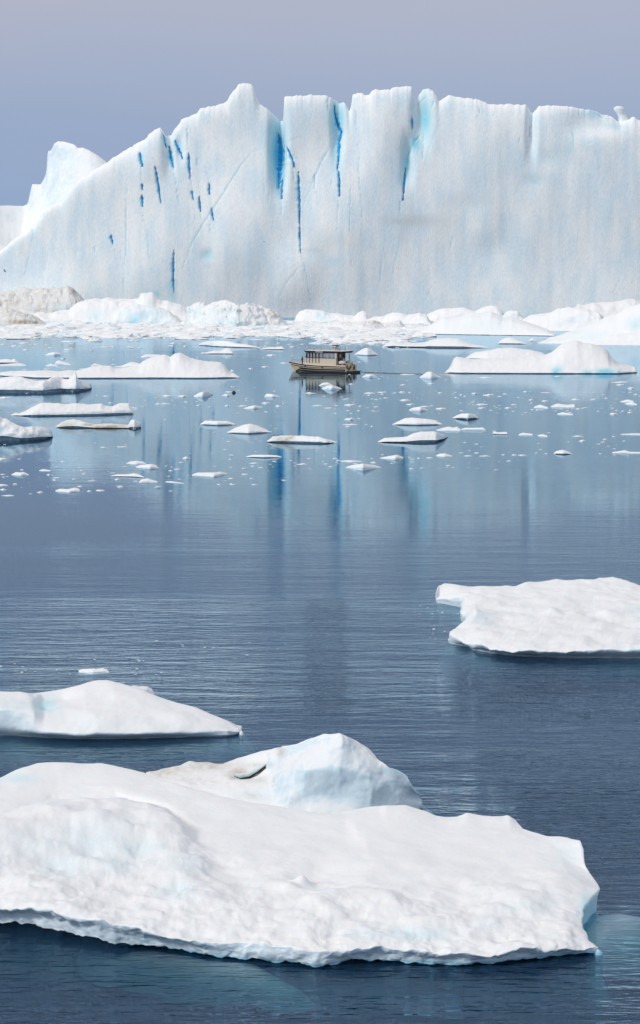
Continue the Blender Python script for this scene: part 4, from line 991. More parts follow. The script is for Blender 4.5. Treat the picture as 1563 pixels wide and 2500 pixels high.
# --- floe with the blue faced hump, behind the front floe
n = 230
L = [C('R5', [(60, 430, .05), (200, 435, .05), (400, 450, .05), (700, 492, .05), (900, 505, .05), (1100, 505, .05), (1300, 480, .05), (1437, 446, .05)]),
     C('R5', [(85, 370, .4), (300, 375, .45), (470, 385, .5), (620, 400, .5), (720, 400, .55), (800, 390, .8), (1000, 380, .9), (1200, 400, .75), (1350, 410, .5), (1446, 425, .2)]),
     C('R5', [(100, 315, .6), (300, 328, .7), (470, 337, .72), (620, 340, .75), (720, 322, .95), (790, 280, 1.35), (880, 250, 1.7), (1050, 250, 1.75), (1200, 280, 1.5), (1350, 350, .85), (1449, 405, .28)]),
     C('R5', [(108, 292, .7), (300, 295, .8), (470, 300, .85), (600, 300, .85), (700, 270, 1.1), (800, 200, 1.6), (870, 160, 2.0), (960, 112, 2.5), (1010, 92, 2.72), (1060, 92, 2.76), (1120, 120, 2.5), (1200, 185, 2.05), (1290, 268, 1.5), (1385, 335, .95), (1447, 395, .34)]),
     C('R5', [(112, 275, .8), (250, 240, 1.05), (310, 222, 1.12), (370, 218, 1.12), (480, 228, 1.12), (600, 190, 1.42), (760, 148, 1.85), (840, 130, 2.1), (900, 108, 2.35), (960, 88, 2.62), (1010, 80, 2.78), (1052, 81, 2.82), (1110, 103, 2.6), (1185, 150, 2.2), (1230, 204, 1.9), (1290, 253, 1.6), (1330, 265, 1.5), (1370, 293, 1.28), (1388, 320, 1.08), (1420, 366, .7), (1445, 388, .4)])]
for k_, fac in ((1, .15), (2, .30), (3, .28), (4, .27)):
    L[k_] = [(x, y, z * (1 + fac * min(1, max(0, (x - 300 - 700 / 1.982) / 60)))) for x, y, z in L[k_]]
rows = [resample(l, n) for l in L]
rows += backrows(rows[-1], 1.0, .6, 2.5)
def hump_mask(px, py, V):
    m = dirtmask([(1120, 280, 300, 170, .10, 0, 0), (1250, 330, 160, 100, .10, 0, 0), (200, 260, 110, 34, 0, .5, 0), (430, 235, 130, 26, 0, .5, 0), (560, 270, 60, 34, 0, .5, 0), (650, 235, 90, 14, .1, .4, 0), (765, 170, 22, 30, 0, .5, 0), (300, 300, 200, 26, 0, .14, 0), (620, 385, 40, 20, 0, .2, 0), (640, 310, 60, 20, 0, .3, 0), (680, 380, 160, 40, .12, 0, 0)], crop='R5')(px, py, V)
    return m
o = loft('humped_ice_floe', rows, 110, M_NEAR, .9, .13, seed=31, rough=[.2, .6, .8, .9, .55, .8, .2], skirt=(.4, 1.2, 2.4), undercut=(.2, .08), octs=4, maskfn=hump_mask,
         bumps=[bump('R5', 330, 235, 1.0, .3, .12), bump('R5', 620, 285, .9, .45, -.3), bump('R5', 560, 300, .8, .3, -.25), bump('R5', 715, 250, 1.2, .25, .22)])
tag(o, 'stained floe rising to a tall pale blue hump behind the big foreground floe', 'ice floe')
hump = o
# dark strip laid on the ice as painted shade under the overhanging lip
def slot():
    up = np.array(C('R5', [(540, 285), (570, 290), (610, 283), (650, 262), (690, 236)]))
    lo = np.array(C('R5', [(540, 289), (572, 304), (615, 302), (655, 285), (694, 252)]))
    dep = bpy.context.evaluated_depsgraph_get()
    hump.update_from_editmode() if False else None
    bpy.context.view_layer.update()
    from mathutils.bvhtree import BVHTree
    me = hump.data
    mw = hump.matrix_world
    bvh = BVHTree.FromPolygons([tuple(mw @ v.co) for v in me.vertices], [tuple(p.vertices) for p in me.polygons])
    cam_p = Vector((0, 0, CAMH))
    def hit(px, py):
        dx, dz = ray(px, py)
        d = Vector((float(dx), 1.0, float(dz))).normalized()
        h = bvh.ray_cast(cam_p, d)[0]
        return h, d
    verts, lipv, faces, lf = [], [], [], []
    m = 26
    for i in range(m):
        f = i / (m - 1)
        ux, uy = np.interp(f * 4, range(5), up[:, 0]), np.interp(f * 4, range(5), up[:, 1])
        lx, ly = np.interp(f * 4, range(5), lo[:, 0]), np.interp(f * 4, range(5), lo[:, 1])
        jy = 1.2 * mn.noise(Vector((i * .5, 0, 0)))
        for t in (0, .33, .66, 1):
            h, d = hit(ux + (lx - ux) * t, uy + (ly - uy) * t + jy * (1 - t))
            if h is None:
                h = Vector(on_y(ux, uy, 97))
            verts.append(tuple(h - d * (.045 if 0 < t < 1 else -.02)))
        # overhanging lip of ice along the upper rim
        h, d = hit(ux, uy - 1)
        if h is None:
            h = Vector(on_y(ux, uy, 97))
        w = .10 * math.sin(math.pi * min(1, .08 + f * .9)) ** .6 + .02
        for a in range(6):
            an = a / 6 * 2 * math.pi
            lipv.append((h.x, h.y - .06 + math.cos(an) * w * 1.3, h.z + .04 + math.sin(an) * w + .02 * mn.noise(Vector((i * .7, a, 3)))))
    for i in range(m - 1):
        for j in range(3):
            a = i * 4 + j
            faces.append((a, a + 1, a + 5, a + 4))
        for a in range(6):
            lf.append((i * 6 + a, i * 6 + (a + 1) % 6, (i + 1) * 6 + (a + 1) % 6, (i + 1) * 6 + a))
    lf.append(tuple(range(6))); lf.append(tuple((m - 1) * 6 + a for a in range(6)))
    off = np.array(hump.location)
    a = mk('slot_shade', np.array(verts) - off, faces, M_HOLLOW, parent=hump)
    a['label'] = 'dark painted shade in the slot under the ice lip'
    mk('ice_lip', np.array(lipv) - off, lf, M_NEAR, parent=hump, mask=np.tile([[.15, .22, 0]], (len(lipv), 1)))
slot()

# --- the big front floe
n = 380
L = [C('R1', [(-230, 655, .36), (-120, 662, .36), (0, 675, .36), (100, 690, .36), (250, 720, .36), (400, 748, .36), (550, 755, .36), (700, 775, .36), (850, 795, .36), (1000, 812, .36), (1100, 820, .36)]) +
     C('R2', [(150, 846, .36), (300, 838, .36), (500, 842, .36), (700, 852, .36), (830, 848, .36), (960, 838, .36), (1100, 818, .36), (1200, 806, .36), (1275, 800, .32), (1306, 792, .26)]),
     C('R1', [(-235, 600, .75), (0, 622, .75), (250, 660, .75), (500, 700, .75), (700, 722, .75), (900, 742, .7), (1050, 762, .7)]) +
     C('R2', [(150, 782, .7), (350, 770, .72), (560, 782, .7), (800, 795, .65), (1000, 785, .62), (1200, 765, .55), (1320, 772, .32)]),
     C('R1', [(-240, 530, 1.05), (0, 545, 1.05), (250, 560, 1.05), (500, 600, 1.0), (700, 640, .95), (900, 665, .9), (1050, 690, .9)]) +
     C('R2', [(150, 700, .9), (350, 700, .92), (560, 715, .88), (800, 715, .85), (1000, 705, .82), (1180, 700, .75), (1290, 745, .42)]),
     C('R1', [(-240, 440, 1.6), (0, 440, 1.6), (250, 420, 1.6), (450, 440, 1.55), (600, 490, 1.4), (720, 560, 1.1), (850, 580, 1.05), (950, 560, 1.15), (1060, 580, 1.1)]) +
     C('R2', [(150, 620, .98), (350, 600, 1.0), (560, 600, 1.0), (800, 590, 1.0), (1000, 580, 1.0), (1150, 610, .92), (1242, 668, .6)]),
     C('R1', [(-240, 320, 2.15), (-60, 315, 2.15), (0, 310, 2.15), (60, 290, 2.2), (180, 257, 2.28), (260, 262, 2.25), (330, 264, 2.25), (420, 256, 2.28), (500, 275, 2.2), (580, 296, 2.1), (620, 332, 1.92), (660, 395, 1.6), (740, 480, 1.25), (850, 500, 1.15), (950, 490, 1.22), (1060, 530, 1.12)]) +
     C('R2', [(150, 540, 1.05), (350, 520, 1.1), (560, 510, 1.12), (800, 490, 1.15), (1000, 480, 1.15), (1150, 520, 1.05), (1245, 600, .8)]),
     C('R1', [(-240, 300, 1.75), (0, 298, 1.72), (60, 280, 1.7), (180, 250, 1.62), (330, 254, 1.6), (420, 247, 1.6), (580, 285, 1.55), (640, 330, 1.5), (700, 390, 1.4), (800, 430, 1.3), (950, 440, 1.3), (1100, 460, 1.25)]) +
     C('R2', [(250, 450, 1.22), (500, 430, 1.25), (800, 410, 1.28), (1000, 410, 1.25), (1180, 450, 1.15), (1326, 512, .8)]),
     C('R1', [(-240, 250, 1.85), (0, 240, 1.85), (200, 215, 1.85), (400, 215, 1.85), (600, 260, 1.7), (800, 335, 1.45), (1000, 370, 1.38), (1200, 370, 1.4)]) +
     C('R2', [(250, 320, 1.42), (500, 310, 1.4), (800, 310, 1.38), (1000, 335, 1.35), (1150, 380, 1.25), (1280, 440, 1.0)]),
     C('R1', [(-240, 215, 2.05), (-80, 205, 2.0), (0, 196, 2.05), (60, 185, 2.1), (130, 168, 2.15), (200, 185, 2.02), (350, 198, 2.0), (450, 190, 2.02), (560, 195, 1.95), (700, 240, 1.8), (850, 285, 1.62), (1000, 305, 1.52), (1200, 315, 1.55)]) +
     C('R2', [(200, 210, 1.62), (400, 190, 1.68), (600, 235, 1.5), (800, 230, 1.5), (950, 260, 1.45), (1100, 310, 1.42), (1258, 400, 1.2)]),
     C('R1', [(-240, 170, 2.2), (-60, 170, 2.15), (0, 168, 2.05), (60, 142, 2.2), (130, 121, 2.32), (200, 116, 2.35), (270, 120, 2.3), (350, 118, 2.3), (420, 131, 2.22), (500, 150, 2.12), (600, 184, 1.98), (700, 213, 1.85), (820, 246, 1.7), (950, 265, 1.6), (1100, 288, 1.5), (1170, 291, 1.5), (1260, 272, 1.62), (1320, 262, 1.7)]) +
     C('R2', [(340, 119, 1.82), (430, 121, 1.8), (500, 150, 1.65), (570, 180, 1.52), (620, 187, 1.5), (670, 180, 1.52), (710, 161, 1.65), (750, 168, 1.62), (830, 178, 1.58), (880, 179, 1.58), (905, 173, 1.62), (935, 193, 1.5), (970, 230, 1.42), (1080, 262, 1.45), (1180, 276, 1.55), (1235, 292, 1.62), (1250, 330, 1.45)])]
LIP = ([-200, 0, 180, 400, 600, 700, 790, 900, 1150, 1300, 1500], [.70, .70, .62, .52, .42, .25, .30, .42, .40, .28, .18])
L[0] = [(x, y, float(np.interp(x, *LIP))) for x, y, z in L[0]]
for k_, up in ((1, .25), (2, .2), (3, .1)):
    L[k_] = [(x, y, z + up * float(np.interp(x, [0, 200, 600], [1, .9, 0]))) for x, y, z in L[k_]]
rows = [resample(l, n) for l in L]
low = rows[0].copy(); low[:, 2] *= .35; low[:, 1] += .10
shift = on_z(np.linspace(L[0][0][0], L[0][-1][0], n), np.interp(np.linspace(L[0][0][0], L[0][-1][0], n), [p[0] for p in L[0]], [p[1] for p in L[0]]), low[:, 2])
low[:, :2] = shift[:, :2]; low[:, 1] += .06
mid_ = low.copy(); mid_[:, 2] = np.interp(np.linspace(L[0][0][0], L[0][-1][0], n), *LIP) * .85 + .06; mid_[:, 1] -= .08
en = np.clip((np.linspace(0, 1, n) - .965) / .03, 0, 1)[:, None]
low = low * (1 - en) + (rows[1] - [0, 0, .25]) * en
mid_ = mid_ * (1 - en) + (rows[1] - [0, 0, .08]) * en
rows = [low, mid_] + rows[1:]
rows += backrows(rows[-1], .9, .6, 2.4)
bl = [bump('R1', 960, 540, 1.15, .7, .22), bump('R1', 1052, 540, 1.1, .28, .30), bump('R1', 1000, 560, 1.1, .35, .15), bump('R1', 340, 330, 2.0, .8, .15), bump('R1', 300, 420, 1.6, .7, -.22), bump('R1', 480, 420, 1.6, .5, -.18),
      bump('R1', 200, 470, 1.4, .6, -.18), bump('R1', 740, 600, 1.0, .5, .12), bump('R2', 380, 600, 1.0, 1.2, .12), bump('R2', 700, 660, .9, .9, -.10), bump('R2', 980, 560, 1.0, 1.2, .10), bump('R2', 480, 710, .9, 1.3, -.14),
      bump('R1', 60, 560, 1.0, .6, .16), bump('R1', 620, 560, 1.1, .5, -.15), bump('R1', 900, 600, 1.0, .5, .12), bump('R2', 100, 560, 1.0, .8, .14)]
fm = dirtmask([(0, 0, 1, 1, 0, 0, 0)], crop='R1')
def front_mask(px, py, V):
    m = np.zeros((len(px), 3))
    for crop, sp in (('R1', [(330, 390, 130, 80, .15), (220, 470, 90, 40, .16), (480, 415, 90, 36, .17), (400, 470, 70, 36, .15), (60, 170, 70, 16, .25), (620, 560, 60, 30, .16), (150, 400, 120, 60, .10), (640, 470, 70, 60, .10)]),
                     ('R2', [(480, 720, 150, 30, .26), (250, 715, 90, 24, .16), (800, 670, 60, 20, .14), (1190, 350, 80, 70, .10), (980, 590, 140, 40, .08), (1270, 600, 40, 60, .5)])):
        ox, oy, s = CROPS[crop]
        for x, y, rx, ry, b in sp:
            m[:, 0] = np.maximum(m[:, 0], b * soft(px, py, ox + x / s, oy + y / s, rx / s, ry / s))
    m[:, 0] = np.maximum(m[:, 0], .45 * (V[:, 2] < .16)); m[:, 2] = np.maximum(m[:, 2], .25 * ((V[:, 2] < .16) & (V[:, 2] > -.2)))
    return m
big = loft('big_snow_floe', rows, 190, M_NEAR, .8, .13, swell=(.42, .30), seed=47, crumble=(2.6, .09, 5), rough=[.45, .6, .9, 1.1, 1.0, .9, .4, .25, .25, .25, .8, .2], skirt=(.3, .8, 3.0), undercut=(1.3, .12), bumps=bl, octs=4, maskfn=front_mask)
tag(big, 'biggest rounded white snow floe with lumpy mound and overhanging turquoise edge', 'ice floe')

# drowned ledges of the front floe, seen turquoise through the water
def ledge(poly, z, zedge, seed):
    """poly: px outline on the water surface"""
    P = on_z([p[0] for p in poly], [p[1] for p in poly], 0.0)[:, :2]
    c = P.mean(0)
    m = 48
    seg = np.concatenate([P, P[:1]])
    cum = np.concatenate([[0], np.cumsum(np.hypot(*np.diff(seg, axis=0).T))])
    q = np.linspace(0, cum[-1], m, endpoint=False)
    out = np.stack([np.interp(q, cum, seg[:, 0]), np.interp(q, cum, seg[:, 1])], -1)
    for _ in range(3):
        out = (np.roll(out, 1, 0) + 2 * out + np.roll(out, -1, 0)) / 4
    verts, faces = [(c[0], c[1], z)], []
    rr = (.2, .4, .6, .8, 1.0, 1.15)
    zz = [z + (zedge - z) * f ** 3.0 for f in (.2, .4, .6, .8, 1.0, 1.25)]
    for r, zr in zip(rr, zz):
        for p in out:
            v = c + (p - c) * r
            verts.append((v[0], v[1], zr + (.12 + .25 * r) * mn.noise(Vector((v[0] * .6, v[1] * .6, seed)))))
    for j in range(m):
        faces.append((0, 1 + j, 1 + (j + 1) % m))
        for k in range(len(rr) - 1):
            faces.append((1 + k * m + j, 1 + (k + 1) * m + j, 1 + (k + 1) * m + (j + 1) % m, 1 + k * m + (j + 1) % m))
    me = np.array(verts)
    o = mk('submerged_ledge', me - np.array(big.location), faces, M_NEAR, parent=big, mask=np.zeros((len(me), 3)))
    o['label'] = 'turquoise ledge of drowned ice below the waterline'
    return o
ledge(C('R2', [(1180, 600), (1330, 560), (1480, 575), (1620, 590), (1650, 640), (1560, 690), (1400, 720), (1280, 760), (1180, 760)]), -.08, -.9, 1)
ledge(C('R1', [(300, 722), (420, 742), (620, 765), (800, 790), (980, 812), (1080, 822), (1000, 840), (860, 838), (700, 822), (560, 800), (420, 775), (320, 745)]), -.10, -.75, 2)

# ================================================================== THE BOAT
TAN = plain('tan_hull_paint', (.62, .55, .44), rough=.45, vary=.08)
TAN2 = plain('cream_deck_paint', (.68, .60, .45), rough=.55, vary=.08)
DARK = plain('dark_brown_trim', (.030, .020, .018), rough=.5)
GREEN = plain('dark_green_bottom_paint', (.008, .022, .016), rough=.5)
GLASS = plain('cabin_glass', (.20, .25, .32), rough=.06, spec=.9)
GREYP = plain('pale_roof_paint', (.62, .58, .52), rough=.55)
WHITEP = plain('white_gelcoat', (.72, .70, .66), rough=.45)
STEEL = plain('stainless_rail', (.35, .35, .36), rough=.35, metal=.8)
REDP = plain('red_cloth', (.45, .03, .04), rough=.8)
BLK = plain('black_jacket', (.012, .012, .016), rough=.85)
MAROON = plain('maroon_jacket', (.09, .025, .035), rough=.85)
SKIN = plain('skin', (.45, .28, .20), rough=.6)
BROWN = plain('brown_fender', (.16, .11, .06), rough=.7)

bw = on_z(783, 908, 0)
boat = empty('tour_boat', (float(bw[0]), float(bw[1]), 0))
del boat['_world']
boat.rotation_euler = (0, 0, math.pi - R(31))
boat.scale = (1.2, 1.2, 1.14)
tag(boat, 'small cream tour boat with long windowed cabin and dark flat roof', 'boat')
HL = 6.6

def part(name, verts, faces, mat, parent=boat, smooth=False):
    return mk(name, verts, faces, mat, parent=parent, smooth=smooth)

def box(x0, x1, y0, y1, z0, z1):
    return ([(x0, y0, z0), (x1, y0, z0), (x1, y1, z0), (x0, y1, z0), (x0, y0, z1), (x1, y0, z1), (x1, y1, z1), (x0, y1, z1)],
            [(3, 2, 1, 0), (4, 5, 6, 7), (0, 1, 5, 4), (1, 2, 6, 5), (2, 3, 7, 6), (3, 0, 4, 7)])

def merge(*bs):
    V, F = [], []
    for v, f in bs:
        b = len(V); V += list(v); F += [tuple(i + b for i in q) for q in f]
    return V, F

def tube(path, r, n=6):
    V, F = [], []
    path = [Vector(p) for p in path]
    for i, p in enumerate(path):
        d = (path[min(i + 1, len(path) - 1)] - path[max(i - 1, 0)]).normalized()
        a = d.orthogonal().normalized(); b = d.cross(a)
        for j in range(n):
            t = 2 * math.pi * j / n
            V.append(tuple(p + (a * math.cos(t) + b * math.sin(t)) * r))
    for i in range(len(path) - 1):
        for j in range(n):
            F.append((i * n + j, i * n + (j + 1) % n, (i + 1) * n + (j + 1) % n, (i + 1) * n + j))
    F.append(tuple(range(n))[::-1]); F.append(tuple((len(path) - 1) * n + j for j in range(n)))
    return V, F

def hull_sec(x):
    """half breadth at sheer, at chine, sheer z, chine z, keel z for station x (stern -HL .. bow +HL)"""
    t = (x + HL) / (2 * HL)
    sheer = 1.28 + .12 * t + .95 * max(0, t - .35) ** 1.8 * 1.2
    hb = 2.1 * (1 - max(0, (t - .55) / .45) ** 2.3)
    hb = max(hb, .04)
    ch = 1.9 * (1 - max(0, (t - .42) / .53) ** 2.0) if t < .95 else .03
    ch = max(ch, .03)
    cz = .12 + .75 * max(0, t - .55) ** 1.6
    kz = -.7 + 1.9 * max(0, t - .80) ** 1.0 * 2.2 if t > .8 else -.7
    return hb, ch, sheer, cz, min(kz, cz - .02)

NX = 40
def hull_pts(x, f, out=0.0, side=1):
    """point on the topside: f=0 chine .. 1 sheer"""
    hb, ch, sh, cz, kz = hull_sec(x)
    y = ch + (hb - ch) * f + out
    return (x + .0, side * y, cz + (sh - cz) * f)
xsb = [-HL + 2 * HL * i / NX for i in range(NX + 1)]
V, F = [], []
for x in xsb:
    hb, ch, sh, cz, kz = hull_sec(x)
    rk = .9 * max(0, (x / HL - .6) / .4) ** 2        # raked stem
    prof = [(-hb, sh), (-(ch + (hb - ch) * .55), cz + (sh - cz) * .5), (-ch, cz), (0, kz), (ch, cz), (ch + (hb - ch) * .55, cz + (sh - cz) * .5), (hb, sh)]
    for y, z in prof:
        V.append((x + rk * (z - 1.0) * .55, y, z))
for i in range(NX):
    for j in range(6):
        a = i * 7 + j
        F.append((a, a + 1, a + 8, a + 7))
F.append((0, 1, 2, 3, 4, 5, 6)); F.append(tuple(NX * 7 + j for j in range(7))[::-1])
hull = part('hull', V, F, TAN, smooth=False)
# deck
V, F = [], []
for x in xsb:
    hb, ch, sh, cz, kz = hull_sec(x)
    rk = .9 * max(0, (x / HL - .6) / .4) ** 2
    V += [(x + rk * (sh - 1.12) * .55, -hb + .05, sh - .12), (x + rk * (sh - 1.12) * .55, hb - .05, sh - .12)]
for i in range(NX):
    F.append((2 * i, 2 * i + 2, 2 * i + 3, 2 * i + 1))
part('deck', V, F, TAN2)
def strake(name, f0, f1, xa, xb, mat, out=.035):
    for side in (1, -1):
        V, F = [], []
        m = 30
        for i in range(m + 1):
            x = xa + (xb - xa) * i / m
            rk = .9 * max(0, (x / HL - .6) / .4) ** 2
            for f, o_ in ((f0, .005), (f0, out), (f1, out), (f1, .005)):
                # follow the bent section
                hb, ch, sh, cz, kz = hull_sec(x)
                y0, ym, y1 = ch, ch + (hb - ch) * .55, hb
                y = (y0 + (ym - y0) * f / .5) if f < .5 else (ym + (y1 - ym) * (f - .5) / .5)
                z = cz + (sh - cz) * f
                V.append((x + rk * (z - 1.0) * .55, side * (y + o_), z))
        for i in range(m):
            for j in range(3):
                F.append((i * 4 + j, i * 4 + j + 1, (i + 1) * 4 + j + 1, (i + 1) * 4 + j))
        part(name, V, F, mat, parent=hull)
strake('rub_rail', .86, .98, -HL, HL * .985, DARK, .07)
strake('waist_stripe', .60, .70, -HL, HL * .93, DARK, .03)
strake('lower_stripe', .27, .50, -HL, 3.9, DARK, .05)
strake('boot_stripe', .0, .2, -HL, 4.6, DARK, .05)
# bottom paint under the bow
part('bow_bottom_paint', *merge(box(3.6, 5.1, -.62, .62, -.2, .30)), GREEN, parent=hull)
for x in (2.2, -1.6):
    for s in (1, -1):
        hb, ch, sh, cz, kz = hull_sec(x)
        y = (ch + (hb - ch) * .8) + .01
        part('porthole', *box(x - .17, x + .17, s * y - .04, s * y + .04, sh - .50, sh - .24), DARK, parent=hull)
# stern platform, transom panel and bulwark
part('stern_bulwark', *merge(box(-HL - .06, -HL + .02, -2.05, 2.05, .30, 1.42), box(-HL + .02, -4.4, 2.06, 2.14, 1.2, 1.5), box(-HL + .02, -4.4, -2.14, -2.06, 1.2, 1.5)), TAN2, parent=hull)
part('swim_platform', *merge(box(-HL - 1.25, -HL - .06, -1.8, 1.8, .22, .36), box(-HL - 1.1, -HL - .06, -1.5, 1.5, -.3, .22)), DARK, parent=hull)
for y in (-.95, .95):
    part('stern_gate', *box(-HL - .12, -HL - .06, y - .35, y + .35, .55, 1.05), BROWN, parent=hull)

# cabin
CX0, CX1, CW, CZ0, CZ1 = -4.3, 2.5, 1.55, 1.25, 3.85
def slab(pts_bot, pts_top):
    n_ = len(pts_bot)
    V = list(pts_bot) + list(pts_top)
    F = [tuple(range(n_))[::-1], tuple(range(n_, 2 * n_))] + [(i, (i + 1) % n_, n_ + (i + 1) % n_, n_ + i) for i in range(n_)]
    return V, F
cb = [(CX0, -CW, CZ0), (CX1 - .5, -CW, CZ0), (CX1 + .25, -CW * .72, CZ0), (CX1 + .25, CW * .72, CZ0), (CX1 - .5, CW, CZ0), (CX0, CW, CZ0)]
cm = [(x, y, 2.80) for x, y, z in cb]
cabin = part('cabin', *slab(cb, cm), TAN)
# upper cabin frame: corner posts and a sill and header, so one looks through the glass
def post(x, y, z0=2.80, z1=CZ1, w=.07):
    return box(x - w, x + w, y - w, y + w, z0, z1)
for s in (1, -1):
    part('window_sill', *box(CX0, CX1 - .45, s * CW - .06, s * CW + .06, 2.78, 2.88), DARK, parent=cabin)
wins = [-4.3, -3.4, -2.4, -1.45, -.6, .15, .85, 1.45, 2.0]
for i, x in enumerate(wins):
    for s in (1, -1):
        part('mullion', *post(x, s * CW, w=.055 if i not in (0,) else .16), DARK if i not in (0, 1, 2) else TAN, parent=cabin)
for i in range(len(wins) - 1):
    for s in (1, -1):
        part('window_pane', *box(wins[i] + .06, wins[i + 1] - .06, s * CW - .012, s * CW + .012, 2.88, CZ1 - .02), GLASS, parent=cabin)
for y0, y1 in ((-1.1, -.4), (-.35, .35), (.4, 1.1)):
    part('windscreen', [(CX1 + .25, y0, 2.82), (CX1 + .25, y1, 2.82), (CX1 - .25, y1, CZ1), (CX1 - .25, y0, CZ1), (CX1 + .22, y0, 2.82), (CX1 + .22, y1, 2.82), (CX1 - .28, y1, CZ1), (CX1 - .28, y0, CZ1)],
         [(0, 1, 2, 3), (7, 6, 5, 4), (0, 4, 5, 1), (2, 6, 7, 3), (1, 5, 6, 2), (0, 3, 7, 4)], GLASS, parent=cabin)
# aft cabin wall with dark doorway and white door
part('aft_wall', *merge(box(CX0 - .06, CX0 + .02, -CW, -.55, 2.80, CZ1), box(CX0 - .06, CX0 + .02, .9, CW, 2.80, CZ1)), DARK, parent=cabin)
part('doorway', *box(CX0 - .04, CX0 + .01, -.55, .9, 1.4, CZ1), DARK, parent=cabin)
part('door_window', *box(CX0 - .09, CX0 - .05, -.1, .45, 2.9, 3.65), WHITEP, parent=cabin)
# dark seats and a helm seen through the glass
for x in (-3.4, -2.6, -1.2, -.3, .6, 1.4):
    part('seat_back', *box(x - .08, x + .08, -1.2, 1.2, 2.7, 3.25), DARK, parent=cabin)
# stanchions that run from the roof edge down past the windows
for x in (2.1, 1.45, .8, .1, -.6):
    part('stanchion', *tube([(x, CW + .16, 1.85), (x, CW + .16, CZ1 + .05)], .05, 6), DARK, parent=cabin)
# roof
def roofpoly(e, z):
    return [(CX0 - 1.55 - e, -CW - .2 - e, z), (CX1 - .6, -CW - .28 - e, z), (CX1 + .35 + e, -CW * .6 - e, z), (CX1 + .35 + e, CW * .6 + e, z), (CX1 - .6, CW + .28 + e, z), (CX0 - 1.55 - e, CW + .2 + e, z)]
roof = part('roof', *slab(roofpoly(0, CZ1), roofpoly(.12, CZ1 + .34)), DARK)
part('roof_top', *slab(roofpoly(.05, CZ1 + .343), [(x * .97, y * .9, z) for x, y, z in roofpoly(-.1, CZ1 + .44)]), GREYP, parent=roof)
part('name_board', *box(-1.6, .0, CW + .305, CW + .345, CZ1 + .10, CZ1 + .22), WHITEP, parent=roof)
for x in (-4.4, -5.4):
    for y in (-1.3, 1.3):
        part('roof_post', *tube([(x - .2, y, 1.3), (x, y, CZ1)], .06, 6), DARK, parent=roof)
# mast with radar, flag and aerials
mast = part('mast', *merge(tube([(-3.6, 0, CZ1 + .3), (-3.6, 0, CZ1 + 1.75)], .05), tube([(-3.6, -.6, CZ1 + 1.15), (-3.6, .6, CZ1 + 1.15)], .035), tube([(-3.6, -.6, CZ1 + .3), (-3.6, -.45, CZ1 + 1.15)], .03), tube([(-3.6, .6, CZ1 + .3), (-3.6, .45, CZ1 + 1.15)], .03)), DARK)
part('radar', *merge(box(-3.85, -3.35, -.5, .5, CZ1 + 1.35, CZ1 + 1.5)), DARK, parent=mast)
FV, FF = [], []
for i in range(9):
    for j in range(4):
        FV.append((-3.6 + .12 + .11 * i, .10 * math.sin(i * .9), CZ1 + .85 + .2 * j))
for i in range(8):
    for j in range(3):
        FF.append((i * 4 + j, i * 4 + j + 1, (i + 1) * 4 + j + 1, (i + 1) * 4 + j))
part('flag', FV, FF, REDP, parent=mast)
part('flag_band', [(x, y + .012, z) for x, y, z in FV[0:36] if CZ1 + .95 < z < CZ1 + 1.4], [(2 * i, 2 * i + 1, 2 * i + 3, 2 * i + 2) for i in range(8)], WHITEP, parent=mast)
for x, y, h in ((-4.7, .8, 1.1), (-5.0, -.6, .8), (-.5, .6, .45), (1.2, .4, .4), (-1.8, -.3, .5), (-4.2, .3, .6)):
    part('aerial', *tube([(x, y, CZ1 + .3), (x, y, CZ1 + .3 + h)], .03, 5), DARK, parent=roof)
# aft deck: covered engine boxes, coiled fenders, rails
def blob(cx, cy, cz, rx, ry, rz, n1=8, n2=12):
    V, F = [], []
    for i in range(n1 + 1):
        a = -math.pi / 2 + math.pi * i / n1
        for j in range(n2):
            b = 2 * math.pi * j / n2
            V.append((cx + rx * math.cos(a) ** .7 * math.cos(b) if abs(math.cos(a)) > 1e-6 else cx, cy + (ry * abs(math.cos(a)) ** .7 * math.sin(b)), cz + rz * math.sin(a)))
    V = [(float(np.real(x)), float(np.real(y)), z) for x, y, z in V]
    for i in range(n1):
        for j in range(n2):
            F.append((i * n2 + j, i * n2 + (j + 1) % n2, (i + 1) * n2 + (j + 1) % n2, (i + 1) * n2 + j))
    return V, F
for y in (1.45, -1.25):
    part('life_raft_canister', *blob(-5.5, y, 2.0, .75, .42, .36), WHITEP, smooth=True)
    part('raft_cradle', *merge(box(-6.0, -5.8, y - .4, y + .4, 1.3, 1.75), box(-5.2, -5.0, y - .4, y + .4, 1.3, 1.75)), BROWN)
part('engine_box', *slab([(-6.4, -.7, 1.2), (-4.9, -.7, 1.2), (-4.9, .7, 1.2), (-6.4, .7, 1.2)], [(-6.3, -.6, 1.75), (-5.0, -.6, 1.85), (-5.0, .6, 1.85), (-6.3, .6, 1.75)]), TAN2)
for y in (1.9, .5, -.9):
    part('fender', *blob(-HL - .18, y * .9, 1.25, .16, .16, .42, 6, 8), BROWN, smooth=True)
rl = []
for x in (6.2, 5.2, 4.2, 3.3):
    hb, ch, sh, cz, kz = hull_sec(x)
    for s in (1, -1):
        part('rail_post', *tube([(x, s * hb * .93, sh - .1), (x, s * hb * .93, sh + .55)], .022, 5), STEEL)
for s in (1, -1):
    path = []
    for i in range(12):
        x = 6.4 - 3.4 * i / 11
        hb, ch, sh, cz, kz = hull_sec(x)
        path.append((x, s * hb * .93, sh + .55))
    part('bow_rail', *tube(path, .025, 5), STEEL)
part('stern_rail', *tube([(-4.5, 2.0, 1.5), (-4.6, 2.0, 2.2), (-6.4, 2.0, 2.2), (-6.5, 1.9, 2.2), (-6.5, -1.9, 2.2), (-6.4, -2.0, 2.2)], .03, 5), STEEL)

